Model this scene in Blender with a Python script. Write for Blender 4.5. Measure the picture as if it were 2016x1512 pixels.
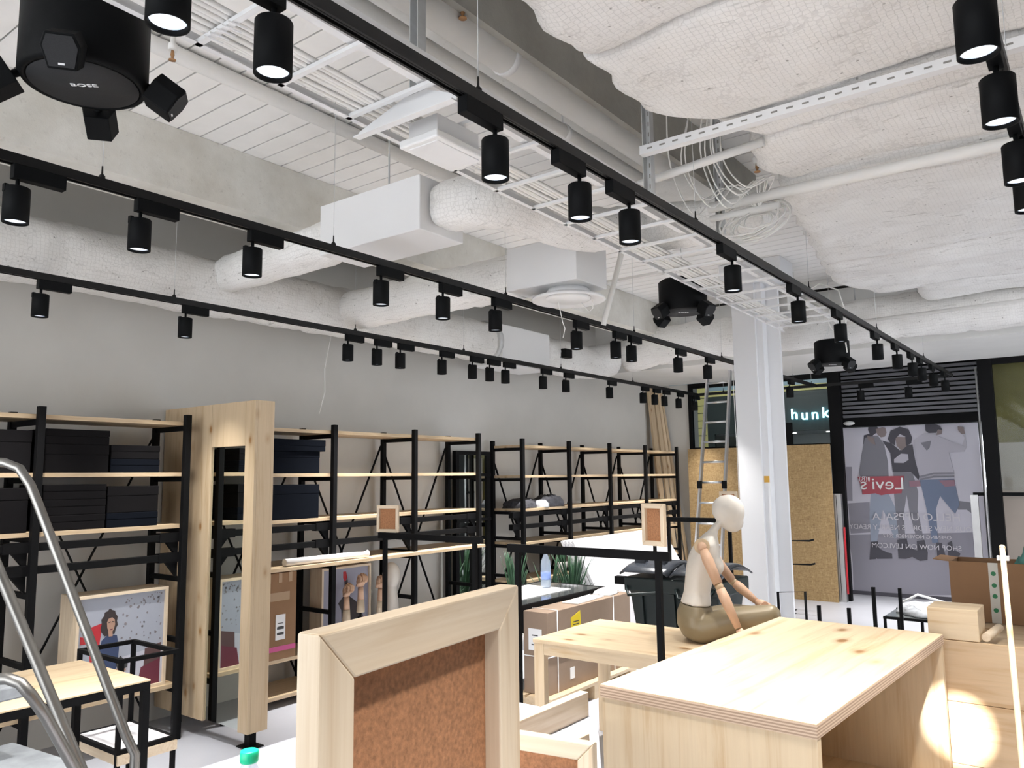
import bpy, bmesh, math, random
from mathutils import Vector, Matrix
random.seed(7)
for o in list(bpy.data.objects): bpy.data.objects.remove(o)
scene = bpy.context.scene
COL = scene.collection

# ---------------------------------------------------------------- camera
FPX, CX, CY, H = 1550.0, 1008.0, 756.0, 1.65
def _ray(x, y): return Vector((x-CX, y-CY, FPX))
_Y = _ray(2190, 925).normalized()
_o = _ray(1190, 936.7).normalized()
_Z = _Y.cross(_o).normalized()
if _Z.y > 0: _Z = -_Z
_X = _Y.cross(_Z)
MW = Matrix((_X, _Y, _Z))                       # camera (right, down, forward) -> world
CAM = Vector((0, 0, H))
right, down, fwd = MW.col[0].copy(), MW.col[1].copy(), MW.col[2].copy()
cd = bpy.data.cameras.new('camera'); cam = bpy.data.objects.new('camera', cd); COL.objects.link(cam)
R = Matrix((right, -down, -fwd)).transposed()
cam.matrix_world = Matrix.Translation(CAM) @ R.to_4x4()
cd.sensor_fit = 'HORIZONTAL'; cd.sensor_width = 36.0; cd.lens = 36.0*FPX/2016.0
cd.clip_start = 0.05; cd.clip_end = 100
scene.camera = cam
# survey helpers: a sighted direction met with a known real plane
def sight(x, y): return MW @ _ray(x, y)
def onX(x, y, X): v = sight(x, y); return CAM + v*((X-CAM.x)/v.x)
def onY(x, y, Y): v = sight(x, y); return CAM + v*((Y-CAM.y)/v.y)
def onZ(x, y, Z): v = sight(x, y); return CAM + v*((Z-CAM.z)/v.z)
def far(x, y, s): return CAM + sight(x, y)*(s/FPX)

# ---------------------------------------------------------------- world, exposure
w = bpy.data.worlds.new('world'); scene.world = w; w.use_nodes = True
w.node_tree.nodes['Background'].inputs[0].default_value = (0.93, 0.96, 1.0, 1)
w.node_tree.nodes['Background'].inputs[1].default_value = 1.75
scene.view_settings.view_transform = 'Standard'; scene.view_settings.look = 'None'
scene.view_settings.gamma = 1.0; scene.view_settings.use_curve_mapping = False
scene.view_settings.exposure = 1.42
SPOT_W, SPOT_SIZE = 78.0, math.radians(72)

# ---------------------------------------------------------------- materials
MAT = {}
def newmat(name):
    m = bpy.data.materials.new(name); m.use_nodes = True; MAT[name] = m
    nt = m.node_tree; b = nt.nodes['Principled BSDF']
    return m, nt, b
def C4(c): return (c[0], c[1], c[2], 1)
def texco(nt, scale=(1, 1, 1), rot=(0, 0, 0)):
    t = nt.nodes.new('ShaderNodeTexCoord'); mp = nt.nodes.new('ShaderNodeMapping')
    mp.inputs['Scale'].default_value = scale; mp.inputs['Rotation'].default_value = rot
    nt.links.new(t.outputs['Object'], mp.inputs['Vector']); return mp.outputs['Vector']
def noise(nt, vec, scale, detail=3, rough=0.55, dist=0):
    n = nt.nodes.new('ShaderNodeTexNoise'); n.inputs['Scale'].default_value = scale
    n.inputs['Detail'].default_value = detail; n.inputs['Roughness'].default_value = rough
    n.inputs['Distortion'].default_value = dist
    nt.links.new(vec, n.inputs['Vector']); return n.outputs['Fac']
def ramp(nt, fac, stops):
    r = nt.nodes.new('ShaderNodeValToRGB'); e = r.color_ramp.elements
    while len(e) < len(stops): e.new(0.5)
    for i, (p, c) in enumerate(stops): e[i].position = p; e[i].color = C4(c)
    nt.links.new(fac, r.inputs['Fac']); return r.outputs['Color']
def mixc(nt, fac, a, b):
    m = nt.nodes.new('ShaderNodeMix'); m.data_type = 'RGBA'
    for s, v in ((0, fac), (6, a), (7, b)):
        if isinstance(v, (int, float)): m.inputs[s].default_value = v
        elif isinstance(v, tuple): m.inputs[s].default_value = C4(v)
        else: nt.links.new(v, m.inputs[s])
    return m.outputs[2]
def bump(nt, b, h, strength=0.3, dist=0.01):
    n = nt.nodes.new('ShaderNodeBump'); n.inputs['Strength'].default_value = strength
    n.inputs['Distance'].default_value = dist
    nt.links.new(h, n.inputs['Height']); nt.links.new(n.outputs['Normal'], b.inputs['Normal'])
def plain(name, c, rough=0.5, metal=0.0, var=0.0, vs=8.0, bmp=0.0, bs=60.0, spec=None):
    m, nt, b = newmat(name)
    b.inputs['Base Color'].default_value = C4(c); b.inputs['Roughness'].default_value = rough
    b.inputs['Metallic'].default_value = metal
    if spec is not None: b.inputs['Specular IOR Level'].default_value = spec
    if var or bmp: v = texco(nt)
    if var:
        f = noise(nt, v, vs, 5)
        lo = tuple(max(0, x*(1-var)) for x in c); hi = tuple(min(1, x*(1+var*0.6)) for x in c)
        nt.links.new(ramp(nt, f, [(0.3, lo), (0.68, hi)]), b.inputs['Base Color'])
    if bmp: bump(nt, b, noise(nt, v, bs, 4), bmp, 0.004)
    return m
def emit(name, c, s):
    m, nt, b = newmat(name); b.inputs['Base Color'].default_value = C4(c)
    b.inputs['Emission Color'].default_value = C4(c); b.inputs['Emission Strength'].default_value = s
    return m
def wood(name, axis, light, dark, knot=(0.30, 0.15, 0.05), gs=1.0, ks=5.0, knots=True, rough=0.45, gmix=0.16):
    m, nt, b = newmat(name); b.inputs['Roughness'].default_value = rough
    s = [14*gs]*3; s[axis] = 0.9*gs
    v = texco(nt, tuple(s))
    g = noise(nt, v, 1.6, 6, 0.6, 0.7)
    s2 = [60*gs]*3; s2[axis] = 2.0*gs
    g2 = noise(nt, texco(nt, tuple(s2)), 1.5, 3)
    col = ramp(nt, g, [(0.30, dark), (0.48, light), (0.62, tuple(min(1, x*1.06) for x in light)), (0.75, tuple(l*0.75+d*0.25 for l, d in zip(light, dark)))])
    col = mixc(nt, gmix, col, ramp(nt, g2, [(0.35, dark), (0.65, light)]))
    if knots:
        s3 = [1.0]*3; s3[axis] = 0.55
        vo = nt.nodes.new('ShaderNodeTexVoronoi'); vo.inputs['Scale'].default_value = ks
        nt.links.new(texco(nt, tuple(s3)), vo.inputs['Vector'])
        kf = ramp(nt, vo.outputs['Distance'], [(0.06, (1, 1, 1)), (0.12, (0.3, 0.3, 0.3)), (0.22, (0, 0, 0))])
        col = mixc(nt, kf, col, knot)
    nt.links.new(col, b.inputs['Base Color'])
    bump(nt, b, g2, 0.06, 0.002)
    return m
PL, PD = (0.70, 0.55, 0.365), (0.57, 0.38, 0.20)
for i, a in enumerate('xyz'):
    wood('pine_'+a, i, PL, PD)
    wood('pine_clear_'+a, i, (0.74, 0.615, 0.46), (0.56, 0.40, 0.235), knots=False, gmix=0.32)
    wood('fir_'+a, i, (0.56, 0.43, 0.28), (0.46, 0.32, 0.18), ks=7)
wood('crate_pine', 0, (0.60, 0.435, 0.27), (0.50, 0.32, 0.165), knot=(0.30, 0.10, 0.02), ks=6)
plain('plywood_edge', (0.50, 0.35, 0.24), 0.6, var=0.2, vs=40)
def ply():
    m, nt, b = newmat('ply_layers'); b.inputs['Roughness'].default_value = 0.6
    t = texco(nt, (1, 1, 1)); wv = nt.nodes.new('ShaderNodeTexWave'); wv.bands_direction = 'Z'
    wv.inputs['Scale'].default_value = 38; wv.inputs['Distortion'].default_value = 0.4
    nt.links.new(t, wv.inputs['Vector'])
    nt.links.new(ramp(nt, wv.outputs['Fac'], [(0.3, (0.40, 0.27, 0.19)), (0.7, (0.66, 0.50, 0.36))]), b.inputs['Base Color'])
ply()
plain('wall_paint', (0.63, 0.615, 0.58), 0.85, var=0.04, vs=2)
plain('dark_wall', (0.16, 0.155, 0.15), 0.8, var=0.05, vs=2)
plain('white_paint', (0.78, 0.775, 0.75), 0.7, var=0.03, vs=3)
plain('plank_paint', (0.90, 0.885, 0.86), 0.75, var=0.03, vs=6)
plain('groove_dark', (0.25, 0.24, 0.22), 0.9)
plain('bulkhead_paint', (0.62, 0.61, 0.58), 0.8, var=0.03, vs=2)
def conc(name, a, b_, spots):
    m, nt, b = newmat(name); b.inputs['Roughness'].default_value = 0.9
    v = texco(nt); n1 = noise(nt, v, 1.7, 8, 0.65); n2 = noise(nt, v, 26, 6, 0.7)
    col = ramp(nt, n1, [(0.32, a), (0.62, b_)])
    col = mixc(nt, ramp(nt, n2, [(0.60, (0, 0, 0)), (0.72, (spots,)*3)]), col, (0.33, 0.31, 0.27))
    nt.links.new(col, b.inputs['Base Color']); bump(nt, b, n2, 0.35, 0.01)
conc('beam_concrete', (0.60, 0.58, 0.52), (0.78, 0.77, 0.72), 0.35)
conc('sprayed_white', (0.66, 0.65, 0.61), (0.80, 0.79, 0.76), 0.5)
conc('shaded_concrete', (0.30, 0.29, 0.26), (0.42, 0.41, 0.37), 0.4)
def insul():
    m, nt, b = newmat('wire_insulation'); b.inputs['Roughness'].default_value = 0.85
    v = texco(nt); vo = nt.nodes.new('ShaderNodeTexVoronoi'); vo.feature = 'DISTANCE_TO_EDGE'
    vo.inputs['Scale'].default_value = 46; vo.inputs['Randomness'].default_value = 0.30
    nt.links.new(v, vo.inputs['Vector'])
    wire = ramp(nt, vo.outputs['Distance'], [(0.02, (0, 0, 0)), (0.07, (1, 1, 1))])
    n1 = noise(nt, v, 3, 6); base = ramp(nt, n1, [(0.3, (0.74, 0.72, 0.69)), (0.65, (0.85, 0.84, 0.815))])
    col = mixc(nt, 0.10, base, wire)
    v2 = nt.nodes.new('ShaderNodeTexVoronoi'); v2.inputs['Scale'].default_value = 15; nt.links.new(v, v2.inputs['Vector'])
    dots = ramp(nt, v2.outputs['Distance'], [(0.05, (0.75, 0.75, 0.75)), (0.10, (0, 0, 0))])
    col = mixc(nt, dots, col, (0.22, 0.21, 0.19))
    st = noise(nt, texco(nt, (3.0, 20, 20)), 1.4, 6, 0.65, 1.2)
    col = mixc(nt, ramp(nt, st, [(0.59, (0, 0, 0)), (0.72, (0.65, 0.65, 0.65))]), col, (0.34, 0.325, 0.295))
    nt.links.new(col, b.inputs['Base Color'])
    mx = nt.nodes.new('ShaderNodeMath'); mx.operation = 'MULTIPLY_ADD'; mx.inputs[1].default_value = 0.10
    nt.links.new(wire, mx.inputs[0]); nt.links.new(noise(nt, v, 22, 5), mx.inputs[2])
    bump(nt, b, mx.outputs[0], 0.5, 0.012)
insul()
def floor_m():
    m, nt, b = newmat('floor_vinyl'); b.inputs['Roughness'].default_value = 0.32
    v = texco(nt); n1 = noise(nt, v, 0.9, 6)
    nt.links.new(ramp(nt, n1, [(0.3, (0.42, 0.43, 0.47)), (0.7, (0.50, 0.51, 0.56))]), b.inputs['Base Color'])
floor_m()
plain('black_steel', (0.006, 0.006, 0.0065), 0.6, spec=0.1)
plain('black_plastic', (0.004, 0.0045, 0.005), 0.6, spec=0.12)
plain('track_black', (0.006, 0.006, 0.006), 0.45, spec=0.3)
plain('speaker_grille', (0.014, 0.0145, 0.016), 0.7, var=0.3, vs=300)
plain('galvanized', (0.62, 0.63, 0.63), 0.5, 0.25, var=0.12, vs=14)
plain('aluminium', (0.62, 0.63, 0.64), 0.35, 0.85, var=0.06, vs=20)
plain('brushed_steel', (0.50, 0.50, 0.50), 0.35, 0.9, var=0.1, vs=6)
plain('tube_steel', (0.30, 0.29, 0.27), 0.33, 0.95, var=0.1, vs=12)
plain('white_metal', (0.80, 0.80, 0.80), 0.4)
plain('white_cable', (0.82, 0.81, 0.78), 0.5)
plain('white_plastic', (0.82, 0.82, 0.81), 0.35)
plain('white_board', (0.82, 0.81, 0.84), 0.5)
plain('column_white', (0.74, 0.745, 0.76), 0.45)
plain('cork', (0.40, 0.185, 0.085), 0.85, var=0.32, vs=130, bmp=0.3, bs=160)
plain('cardboard', (0.30, 0.215, 0.155), 0.8, var=0.08, vs=5)
plain('cardboard_brown', (0.27, 0.15, 0.075), 0.8, var=0.08, vs=5)
plain('cardboard_dark', (0.18, 0.115, 0.07), 0.85, var=0.1, vs=6)
plain('packing_tape', (0.42, 0.29, 0.18), 0.35)
plain('pink_tape', (0.62, 0.10, 0.28), 0.5)
plain('paper_white', (0.85, 0.85, 0.85), 0.6)
plain('ink_dark', (0.05, 0.05, 0.05), 0.6)
plain('yellow_label', (0.80, 0.62, 0.02), 0.5)
plain('green_dot', (0.02, 0.18, 0.07), 0.6)
plain('grey_tape', (0.55, 0.53, 0.48), 0.4)
plain('box_charcoal', (0.0085, 0.0078, 0.0085), 0.9, spec=0.08, var=0.1, vs=9)
plain('box_navy', (0.0045, 0.006, 0.010), 0.9, spec=0.08, var=0.1, vs=9)
plain('bin_green', (0.005, 0.013, 0.013), 0.42, var=0.1, vs=7)
plain('bin_lid', (0.030, 0.034, 0.042), 0.25, var=0.25, vs=18)
plain('mannequin_white', (0.70, 0.65, 0.58), 0.5)
plain('mannequin_bronze', (0.235, 0.185, 0.11), 0.42, 0.1)
plain('leaf_green', (0.03, 0.085, 0.04), 0.55, var=0.3, vs=12)
plain('pot_grey', (0.45, 0.44, 0.42), 0.6)
plain('grey_tread', (0.30, 0.32, 0.34), 0.7, var=0.25, vs=16)
plain('table_laminate', (0.46, 0.465, 0.51), 0.35)
plain('dark_fabric', (0.055, 0.055, 0.065), 0.8, var=0.5, vs=25)
plain('plastic_wrap', (0.55, 0.57, 0.60), 0.2, var=0.2, vs=20)
plain('cloth_white', (0.75, 0.74, 0.74), 0.8)
plain('green_cap', (0.0, 0.55, 0.28), 0.35)
plain('blue_cap', (0.03, 0.13, 0.7), 0.35)
plain('label_blue', (0.25, 0.36, 0.75), 0.4)
plain('orange_sticker', (0.65, 0.36, 0.05), 0.5)
plain('copper', (0.45, 0.25, 0.12), 0.45, 0.6)
plain('teal_fabric', (0.08, 0.22, 0.19), 0.8, var=0.3, vs=20)
plain('red_plastic', (0.5, 0.02, 0.03), 0.4)
plain('gold_panel', (0.20, 0.165, 0.045), 0.45, var=0.15, vs=3)
plain('beige_hoarding', (0.42, 0.36, 0.31), 0.6, var=0.06, vs=3)
plain('slat_grey', (0.14, 0.14, 0.155), 0.5)
plain('mall_dark', (0.02, 0.03, 0.03), 0.5)
plain('mall_yellow', (0.55, 0.50, 0.20), 0.6)
plain('mall_grey', (0.40, 0.43, 0.44), 0.5)
plain('mall_blue', (0.30, 0.42, 0.50), 0.5)
plain('wood_finger', (0.60, 0.38, 0.25), 0.5, var=0.06, vs=20)
def osb():
    m, nt, b = newmat('osb_board'); b.inputs['Roughness'].default_value = 0.7
    cols = None
    a = noise(nt, texco(nt, (55, 12, 14), (0, 0.5, 0)), 1.0, 3, 0.6, 1.5)
    c = noise(nt, texco(nt, (14, 12, 60), (0, 0.35, 0)), 1.0, 3, 0.6, 1.5)
    col = mixc(nt, 0.5, ramp(nt, a, [(0.3, (0.25, 0.15, 0.06)), (0.55, (0.42, 0.28, 0.13)), (0.7, (0.55, 0.40, 0.20))]),
               ramp(nt, c, [(0.32, (0.22, 0.13, 0.05)), (0.55, (0.40, 0.27, 0.12)), (0.7, (0.52, 0.37, 0.18))]))
    nt.links.new(col, b.inputs['Base Color'])
osb()
def glassy(name, tint, gl, rough=0.02):
    m, nt, b = newmat(name); nt.nodes.remove(b)
    out = nt.nodes['Material Output']; t = nt.nodes.new('ShaderNodeBsdfTransparent'); g = nt.nodes.new('ShaderNodeBsdfGlossy')
    t.inputs[0].default_value = C4(tint); g.inputs['Roughness'].default_value = rough
    mx = nt.nodes.new('ShaderNodeMixShader'); fr = nt.nodes.new('ShaderNodeFresnel'); fr.inputs[0].default_value = gl
    nt.links.new(fr.outputs[0], mx.inputs[0]); nt.links.new(t.outputs[0], mx.inputs[1]); nt.links.new(g.outputs[0], mx.inputs[2])
    nt.links.new(mx.outputs[0], out.inputs[0])
glassy('window_glass', (0.90, 0.93, 0.93), 1.22)
m, nt, b = newmat('bottle_plastic'); b.inputs['Base Color'].default_value = (0.62, 0.72, 0.85, 1); b.inputs['Alpha'].default_value = 0.42; b.inputs['Roughness'].default_value = 0.08
m, nt, b = newmat('mirror'); b.inputs['Metallic'].default_value = 1; b.inputs['Roughness'].default_value = 0.02; b.inputs['Base Color'].default_value = (0.72, 0.76, 0.72, 1)
m, nt, b = newmat('dark_glass_top'); b.inputs['Roughness'].default_value = 0.06; b.inputs['Base Color'].default_value = (0.10, 0.11, 0.11, 1)
def lens_m():
    m, nt, b = newmat('lamp_lens'); v = texco(nt)
    vo = nt.nodes.new('ShaderNodeTexVoronoi'); vo.inputs['Scale'].default_value = 90; nt.links.new(v, vo.inputs['Vector'])
    nt.links.new(ramp(nt, vo.outputs['Distance'], [(0.2, (1, 1, 1)), (0.8, (0.62, 0.78, 1.0))]), b.inputs['Emission Color'])
    b.inputs['Emission Strength'].default_value = 0.38
    b.inputs['Base Color'].default_value = (0.8, 0.85, 0.9, 1)
lens_m()
emit('sign_blue', (0.35, 0.85, 1.0), 2.2)
emit('mall_lamp', (1.0, 0.97, 0.92), 6.0)
emit('gap_glow', (0.9, 0.95, 1.0), 1.6)

# ---------------------------------------------------------------- mesh builder
class MB:
    def __init__(s): s.v = []; s.f = []; s.sm = []
    def add(s, vs, fs, smooth=False):
        n = len(s.v); s.v += [tuple(p) for p in vs]; s.f += [tuple(i+n for i in f) for f in fs]; s.sm += [smooth]*len(fs); return s
    def box(s, x0, x1, y0, y1, z0, z1):
        return s.add([(x0,y0,z0),(x1,y0,z0),(x1,y1,z0),(x0,y1,z0),(x0,y0,z1),(x1,y0,z1),(x1,y1,z1),(x0,y1,z1)],
                     [(0,3,2,1),(4,5,6,7),(0,1,5,4),(1,2,6,5),(2,3,7,6),(3,0,4,7)])
    def obox(s, c, sx, sy, sz, rot=(0, 0, 0)):
        from mathutils import Euler
        e = Euler(rot).to_matrix(); c = Vector(c)
        P = [c + e @ Vector((a*sx/2, b_*sy/2, d*sz/2)) for d in (-1, 1) for a, b_ in ((-1,-1),(1,-1),(1,1),(-1,1))]
        return s.add(P, [(0,3,2,1),(4,5,6,7),(0,1,5,4),(1,2,6,5),(2,3,7,6),(3,0,4,7)])
    def bar(s, p0, p1, w, h, up=(0, 0, 1)):
        p0, p1 = Vector(p0), Vector(p1); d = (p1-p0).normalized(); up = Vector(up)
        if abs(d.dot(up)) > 0.98: up = Vector((1, 0, 0))
        a = d.cross(up).normalized(); u = a.cross(d)
        P = [p + a*(i*w/2) + u*(j*h/2) for p in (p0, p1) for i, j in ((-1,-1),(1,-1),(1,1),(-1,1))]
        return s.add(P, [(0,3,2,1),(4,5,6,7),(0,1,5,4),(1,2,6,5),(2,3,7,6),(3,0,4,7)])
    def tube(s, path, r, n=10, caps=True):
        path = [Vector(p) for p in path]; rs = r if isinstance(r, (list, tuple)) else [r]*len(path)
        rings = []; d0 = None; a = None
        for i, p in enumerate(path):
            d = (path[min(i+1, len(path)-1)] - path[max(i-1, 0)]).normalized()
            if a is None:
                a = d.orthogonal().normalized()
            else:
                a = (a - d*a.dot(d)).normalized()
            b_ = d.cross(a)
            rings.append([p + (a*math.cos(t) + b_*math.sin(t))*rs[i] for t in [2*math.pi*k/n for k in range(n)]])
        V = [q for rg in rings for q in rg]; F = []
        for i in range(len(path)-1):
            for k in range(n): F.append((i*n+k, i*n+(k+1) % n, (i+1)*n+(k+1) % n, (i+1)*n+k))
        s.add(V, F, True)
        if caps:
            m = len(s.v)-len(V); s.f += [tuple(m+k for k in range(n-1, -1, -1)), tuple(m+(len(path)-1)*n+k for k in range(n))]; s.sm += [False, False]
        return s
    def lathe(s, prof, c=(0, 0, 0), n=24, smooth=True):
        V = [(c[0]+r*math.cos(2*math.pi*k/n), c[1]+r*math.sin(2*math.pi*k/n), c[2]+z) for r, z in prof for k in range(n)]
        F = [(i*n+k, i*n+(k+1) % n, (i+1)*n+(k+1) % n, (i+1)*n+k) for i in range(len(prof)-1) for k in range(n)]
        s.add(V, F, smooth)
        m = len(s.v)-len(V)
        if prof[0][0] > 1e-5: s.f.append(tuple(m+k for k in range(n-1, -1, -1))); s.sm.append(False)
        if prof[-1][0] > 1e-5: s.f.append(tuple(m+(len(prof)-1)*n+k for k in range(n))); s.sm.append(False)
        return s
    def prism(s, poly, fn, t0, t1):
        n = len(poly); V = [fn(a, b_, t0) for a, b_ in poly] + [fn(a, b_, t1) for a, b_ in poly]
        F = [tuple(range(n-1, -1, -1)), tuple(range(n, 2*n))] + [(i, (i+1) % n, n+(i+1) % n, n+i) for i in range(n)]
        return s.add(V, F)
    def ball(s, c, rx, ry=None, rz=None, n=16, m=10):
        ry = ry or rx; rz = rz or rx
        V = [(c[0], c[1], c[2]-rz)]
        for i in range(1, m):
            t = math.pi*i/m
            for k in range(n):
                p = 2*math.pi*k/n; V.append((c[0]+rx*math.sin(t)*math.cos(p), c[1]+ry*math.sin(t)*math.sin(p), c[2]-rz*math.cos(t)))
        V.append((c[0], c[1], c[2]+rz)); F = [(0, 1+(k+1) % n, 1+k) for k in range(n)]
        for i in range(m-2):
            for k in range(n): F.append((1+i*n+k, 1+i*n+(k+1) % n, 1+(i+1)*n+(k+1) % n, 1+(i+1)*n+k))
        L = len(V)-1; F += [(L, 1+(m-2)*n+k, 1+(m-2)*n+(k+1) % n) for k in range(n)]
        return s.add(V, F, True)
    def mesh(s, name):
        me = bpy.data.meshes.new(name); me.from_pydata(s.v, [], s.f); me.polygons.foreach_set('use_smooth', s.sm)
        bm = bmesh.new(); bm.from_mesh(me); bmesh.ops.recalc_face_normals(bm, faces=bm.faces); bm.to_mesh(me); bm.free(); me.update(); return me
    def build(s, name, mat, parent=None, label=None, bevel=0, off=None):
        if off is not None: s.v = [(x-off[0], y-off[1], z-off[2]) for x, y, z in s.v]
        me = s.mesh(name); me.materials.append(MAT[mat]); o = bpy.data.objects.new(name, me); COL.objects.link(o)
        if parent: o.parent = parent
        if label: o['label'] = label
        if bevel:
            md = o.modifiers.new('bevel', 'BEVEL'); md.width = bevel; md.segments = 2; md.limit_method = 'ANGLE'
        return o
def smooth(pts, k=6):
    P = [Vector(p) for p in pts]; P = [P[0]*2-P[1]]+P+[P[-1]*2-P[-2]]; out = []
    for i in range(1, len(P)-2):
        for q in range(k):
            t = q/k; a, b, c, d = P[i-1:i+3]
            out.append(0.5*((2*b)+(c-a)*t+(2*a-5*b+4*c-d)*t*t+(3*b-a-3*c+d)*t**3))
    return out+[P[-2]]
def tag(o, label, cat=None, group=None, kind=None):
    o['label'] = label
    if cat: o['category'] = cat
    if group: o['group'] = group
    if kind: o['kind'] = kind
    return o
def thing(name, label, cat, loc=(0, 0, 0), rz=0, group=None, kind=None):
    o = bpy.data.objects.new(name, None); o.empty_display_size = 0.1; COL.objects.link(o)
    o.location = loc; o.rotation_euler = (0, 0, rz); return tag(o, label, cat, group, kind)
def solo(mb, name, mat, label, cat, group=None, kind=None, loc=None, rz=0, bevel=0):
    # a thing that is one mesh; geometry given around loc
    o = mb.build(name, mat, bevel=bevel)
    if loc is not None: o.location = loc
    o.rotation_euler = (0, 0, rz); return tag(o, label, cat, group, kind)
def piece(src, parent, loc=None, name=None):
    o = src.copy(); COL.objects.link(o); o.parent = parent
    if loc is not None: o.location = loc
    return o
def dup(root, loc, rz, label):
    r = root.copy(); COL.objects.link(r); r.location = loc; r.rotation_euler = (0, 0, rz); r['label'] = label
    for ch in list(root.children):
        c = ch.copy(); COL.objects.link(c); c.parent = r
        for g in ch.children: d = g.copy(); COL.objects.link(d); d.parent = c
    return r
def text(name, body, size, mat, parent, mtx, mirror=False, extrude=0.001, xs=1.0):
    cu = bpy.data.curves.new(name, 'FONT'); cu.body = body; cu.size = size*1.5; cu.extrude = extrude
    cu.align_x = 'CENTER'; cu.align_y = 'CENTER'
    t = bpy.data.objects.new(name+'_tmp', cu); COL.objects.link(t)
    dg = bpy.context.evaluated_depsgraph_get(); me = bpy.data.meshes.new_from_object(t.evaluated_get(dg))
    bpy.data.objects.remove(t); bpy.data.curves.remove(cu)
    S = Matrix.Diagonal((-xs if mirror else xs, 1, 1, 1)); me.transform(mtx @ S)
    if mirror: me.flip_normals()
    me.materials.clear(); me.materials.append(MAT[mat]); me.name = name
    o = bpy.data.objects.new(name, me); COL.objects.link(o); o.parent = parent
    if len(body) > 4: o['kind'] = 'stuff'
    return o
def face_mtx(origin, xdir, ydir):
    x = Vector(xdir).normalized(); y = Vector(ydir).normalized(); z = x.cross(y)
    m4 = Matrix((x, y, z)).transposed().to_4x4(); return Matrix.Translation(Vector(origin)) @ m4
ORD = ['first','second','third','fourth','fifth','sixth','seventh','eighth','ninth','tenth','eleventh','twelfth','thirteenth','fourteenth','fifteenth','sixteenth','seventeenth']

# ================================================================ SETTING
WX = -5.45                                       # left wall face
def struct(mb, name, mat, label, parent=None):
    o = mb.build(name, mat, parent)
    if not parent: tag(o, label, 'structure', kind='structure')
    return o
struct(MB().box(-9, 7, -5, 19, -0.1, 0), 'floor', 'floor_vinyl', 'pale grey smooth shop floor')
struct(MB().box(WX-0.2, WX, -5, 11.3, 0, 3.9), 'wall_left', 'wall_paint', 'grey beige painted wall behind the shelving')
struct(MB().box(1.5, 1.7, -5, 4.6, 0, 3.9), 'blocker_wall_right', 'dark_wall', 'dark wall added out of view beyond the right edge to block side light')  # unseen wall added to keep the display box interior dark
struct(MB().box(WX, -4.985, 11.0, 11.3, 0, 3.0), 'wall_front', 'bulkhead_paint', 'narrow pale wall strip beside the shop window')
# ceiling: painted slab carried out in grooved planks
ZC = 3.70
ceil = struct(MB().box(WX, 7, -5, 11.3, ZC+0.03, ZC+0.15), 'ceiling', 'groove_dark', 'white painted ceiling slab of narrow grooved planks')
pk = None
y = -4.955
while y < 9.0:
    if pk is None:
        pk = MB().box(-4.9, 7, -0.0675, 0.0675, 0, 0.035).build('plank', 'plank_paint', ceil); pk.location = (0, y, ZC)
    else: piece(pk, ceil, (0, y, ZC))
    y += 0.1445
struct(MB().box(-4.54, -4.20, -5, 9.1, 3.32, ZC-0.002), 'trim_1', 'beam_concrete', 'long pale concrete ceiling beam above the middle track')
# right hand beam with sprayed, lumpy underside
mb = MB(); ny, nx = 90, 8; V = []; F = []
for i in range(ny+1):
    for j in range(nx+1):
        yy = -4 + 9.2*i/ny; xx = -2.28 + 0.44*j/nx
        V.append((xx, yy, 3.50 + random.uniform(-0.012, 0.006)))
for i in range(ny):
    for j in range(nx): a = i*(nx+1)+j; F.append((a, a+1, a+nx+2, a+nx+1))
mb.add(V, F, True); mb.box(-2.28, -1.84, -4, 5.2, 3.505, ZC-0.002)
struct(mb, 'trim_2', 'sprayed_white', 'lumpy sprayed ceiling beam above the pipes')
struct(MB().box(-1.84, -1.80, -4, 5.2, 3.40, ZC-0.002), 'trim_3', 'shaded_concrete', 'dark strip for the shaded void beside the insulation blanket')  # shade of the void beside the beam put into a darker concrete
struct(MB().box(WX, 7, 9.1, 10.95, 3.0, ZC-0.002), 'trim_4', 'white_paint', 'white bulkhead above the shop front')
# column: H section steel
col = thing('steel_column', 'white painted H section steel column behind the mannequin', 'column', (-2.64, 7.45, 0), kind='structure')
MB().box(-0.225, 0.0, -0.06, -0.02, 0, 3.5).build('flange', 'column_white', col)
MB().box(0.05, 0.18, 0.10, 0.14, 0, 3.5).build('flange', 'column_white', col)
MB().box(-0.02, 0.06, -0.02, 0.12, 0, 3.5).build('web', 'column_white', col)
MB().box(-0.225, -0.19, -0.02, 0.14, 0, 3.5).build('side_plate', 'column_white', col)
MB().obox((0.03, -0.021, 1.60), 0.05, 0.004, 0.06).build('sticker', 'orange_sticker', col, label='small orange sticker')
MB().box(-0.30, 0.30, -0.15, 0.22, 3.5, ZC-0.004).build('head_plate', 'column_white', col)

# ---- shop front
YF = 11.0
wf = thing('window_1', 'black framed shop window left of the poster', 'window', (0, YF, 0), kind='structure')
for n, (x0, x1, z0, z1) in {'mullion': (-4.985, -4.935, 0, 3.0), 'mullion.': (-2.97, -2.82, 0, 3.0), 'top_rail': (-4.935, -2.97, 2.93, 3.0), 'transom': (-4.935, -2.97, 2.02, 2.05)}.items():
    MB().box(x0, x1, -0.04, 0.04, z0, z1).build(n.strip('.'), 'black_steel', wf)
MB().box(-4.935, -2.97, -0.005, 0.005, 2.05, 2.93).build('pane', 'window_glass', wf)
MB().box(-3.56, -3.48, -0.03, 0.03, 2.05, 2.35).build('mullion', 'black_steel', wf)
wr = thing('window_2', 'black framed shop window at the right edge', 'window', (0, YF, 0), kind='structure')
MB().box(-1.21, -1.06, -0.05, 0.05, 0, 3.0).build('mullion', 'black_steel', wr)
MB().tube([(-1.225, -0.06, 0.2), (-1.225, -0.06, 2.9)], 0.012).build('guide_rod', 'brushed_steel', wr)
MB().box(-1.06, 1.5, -0.04, 0.04, 2.93, 3.0).build('top_rail', 'black_steel', wr)
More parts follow.
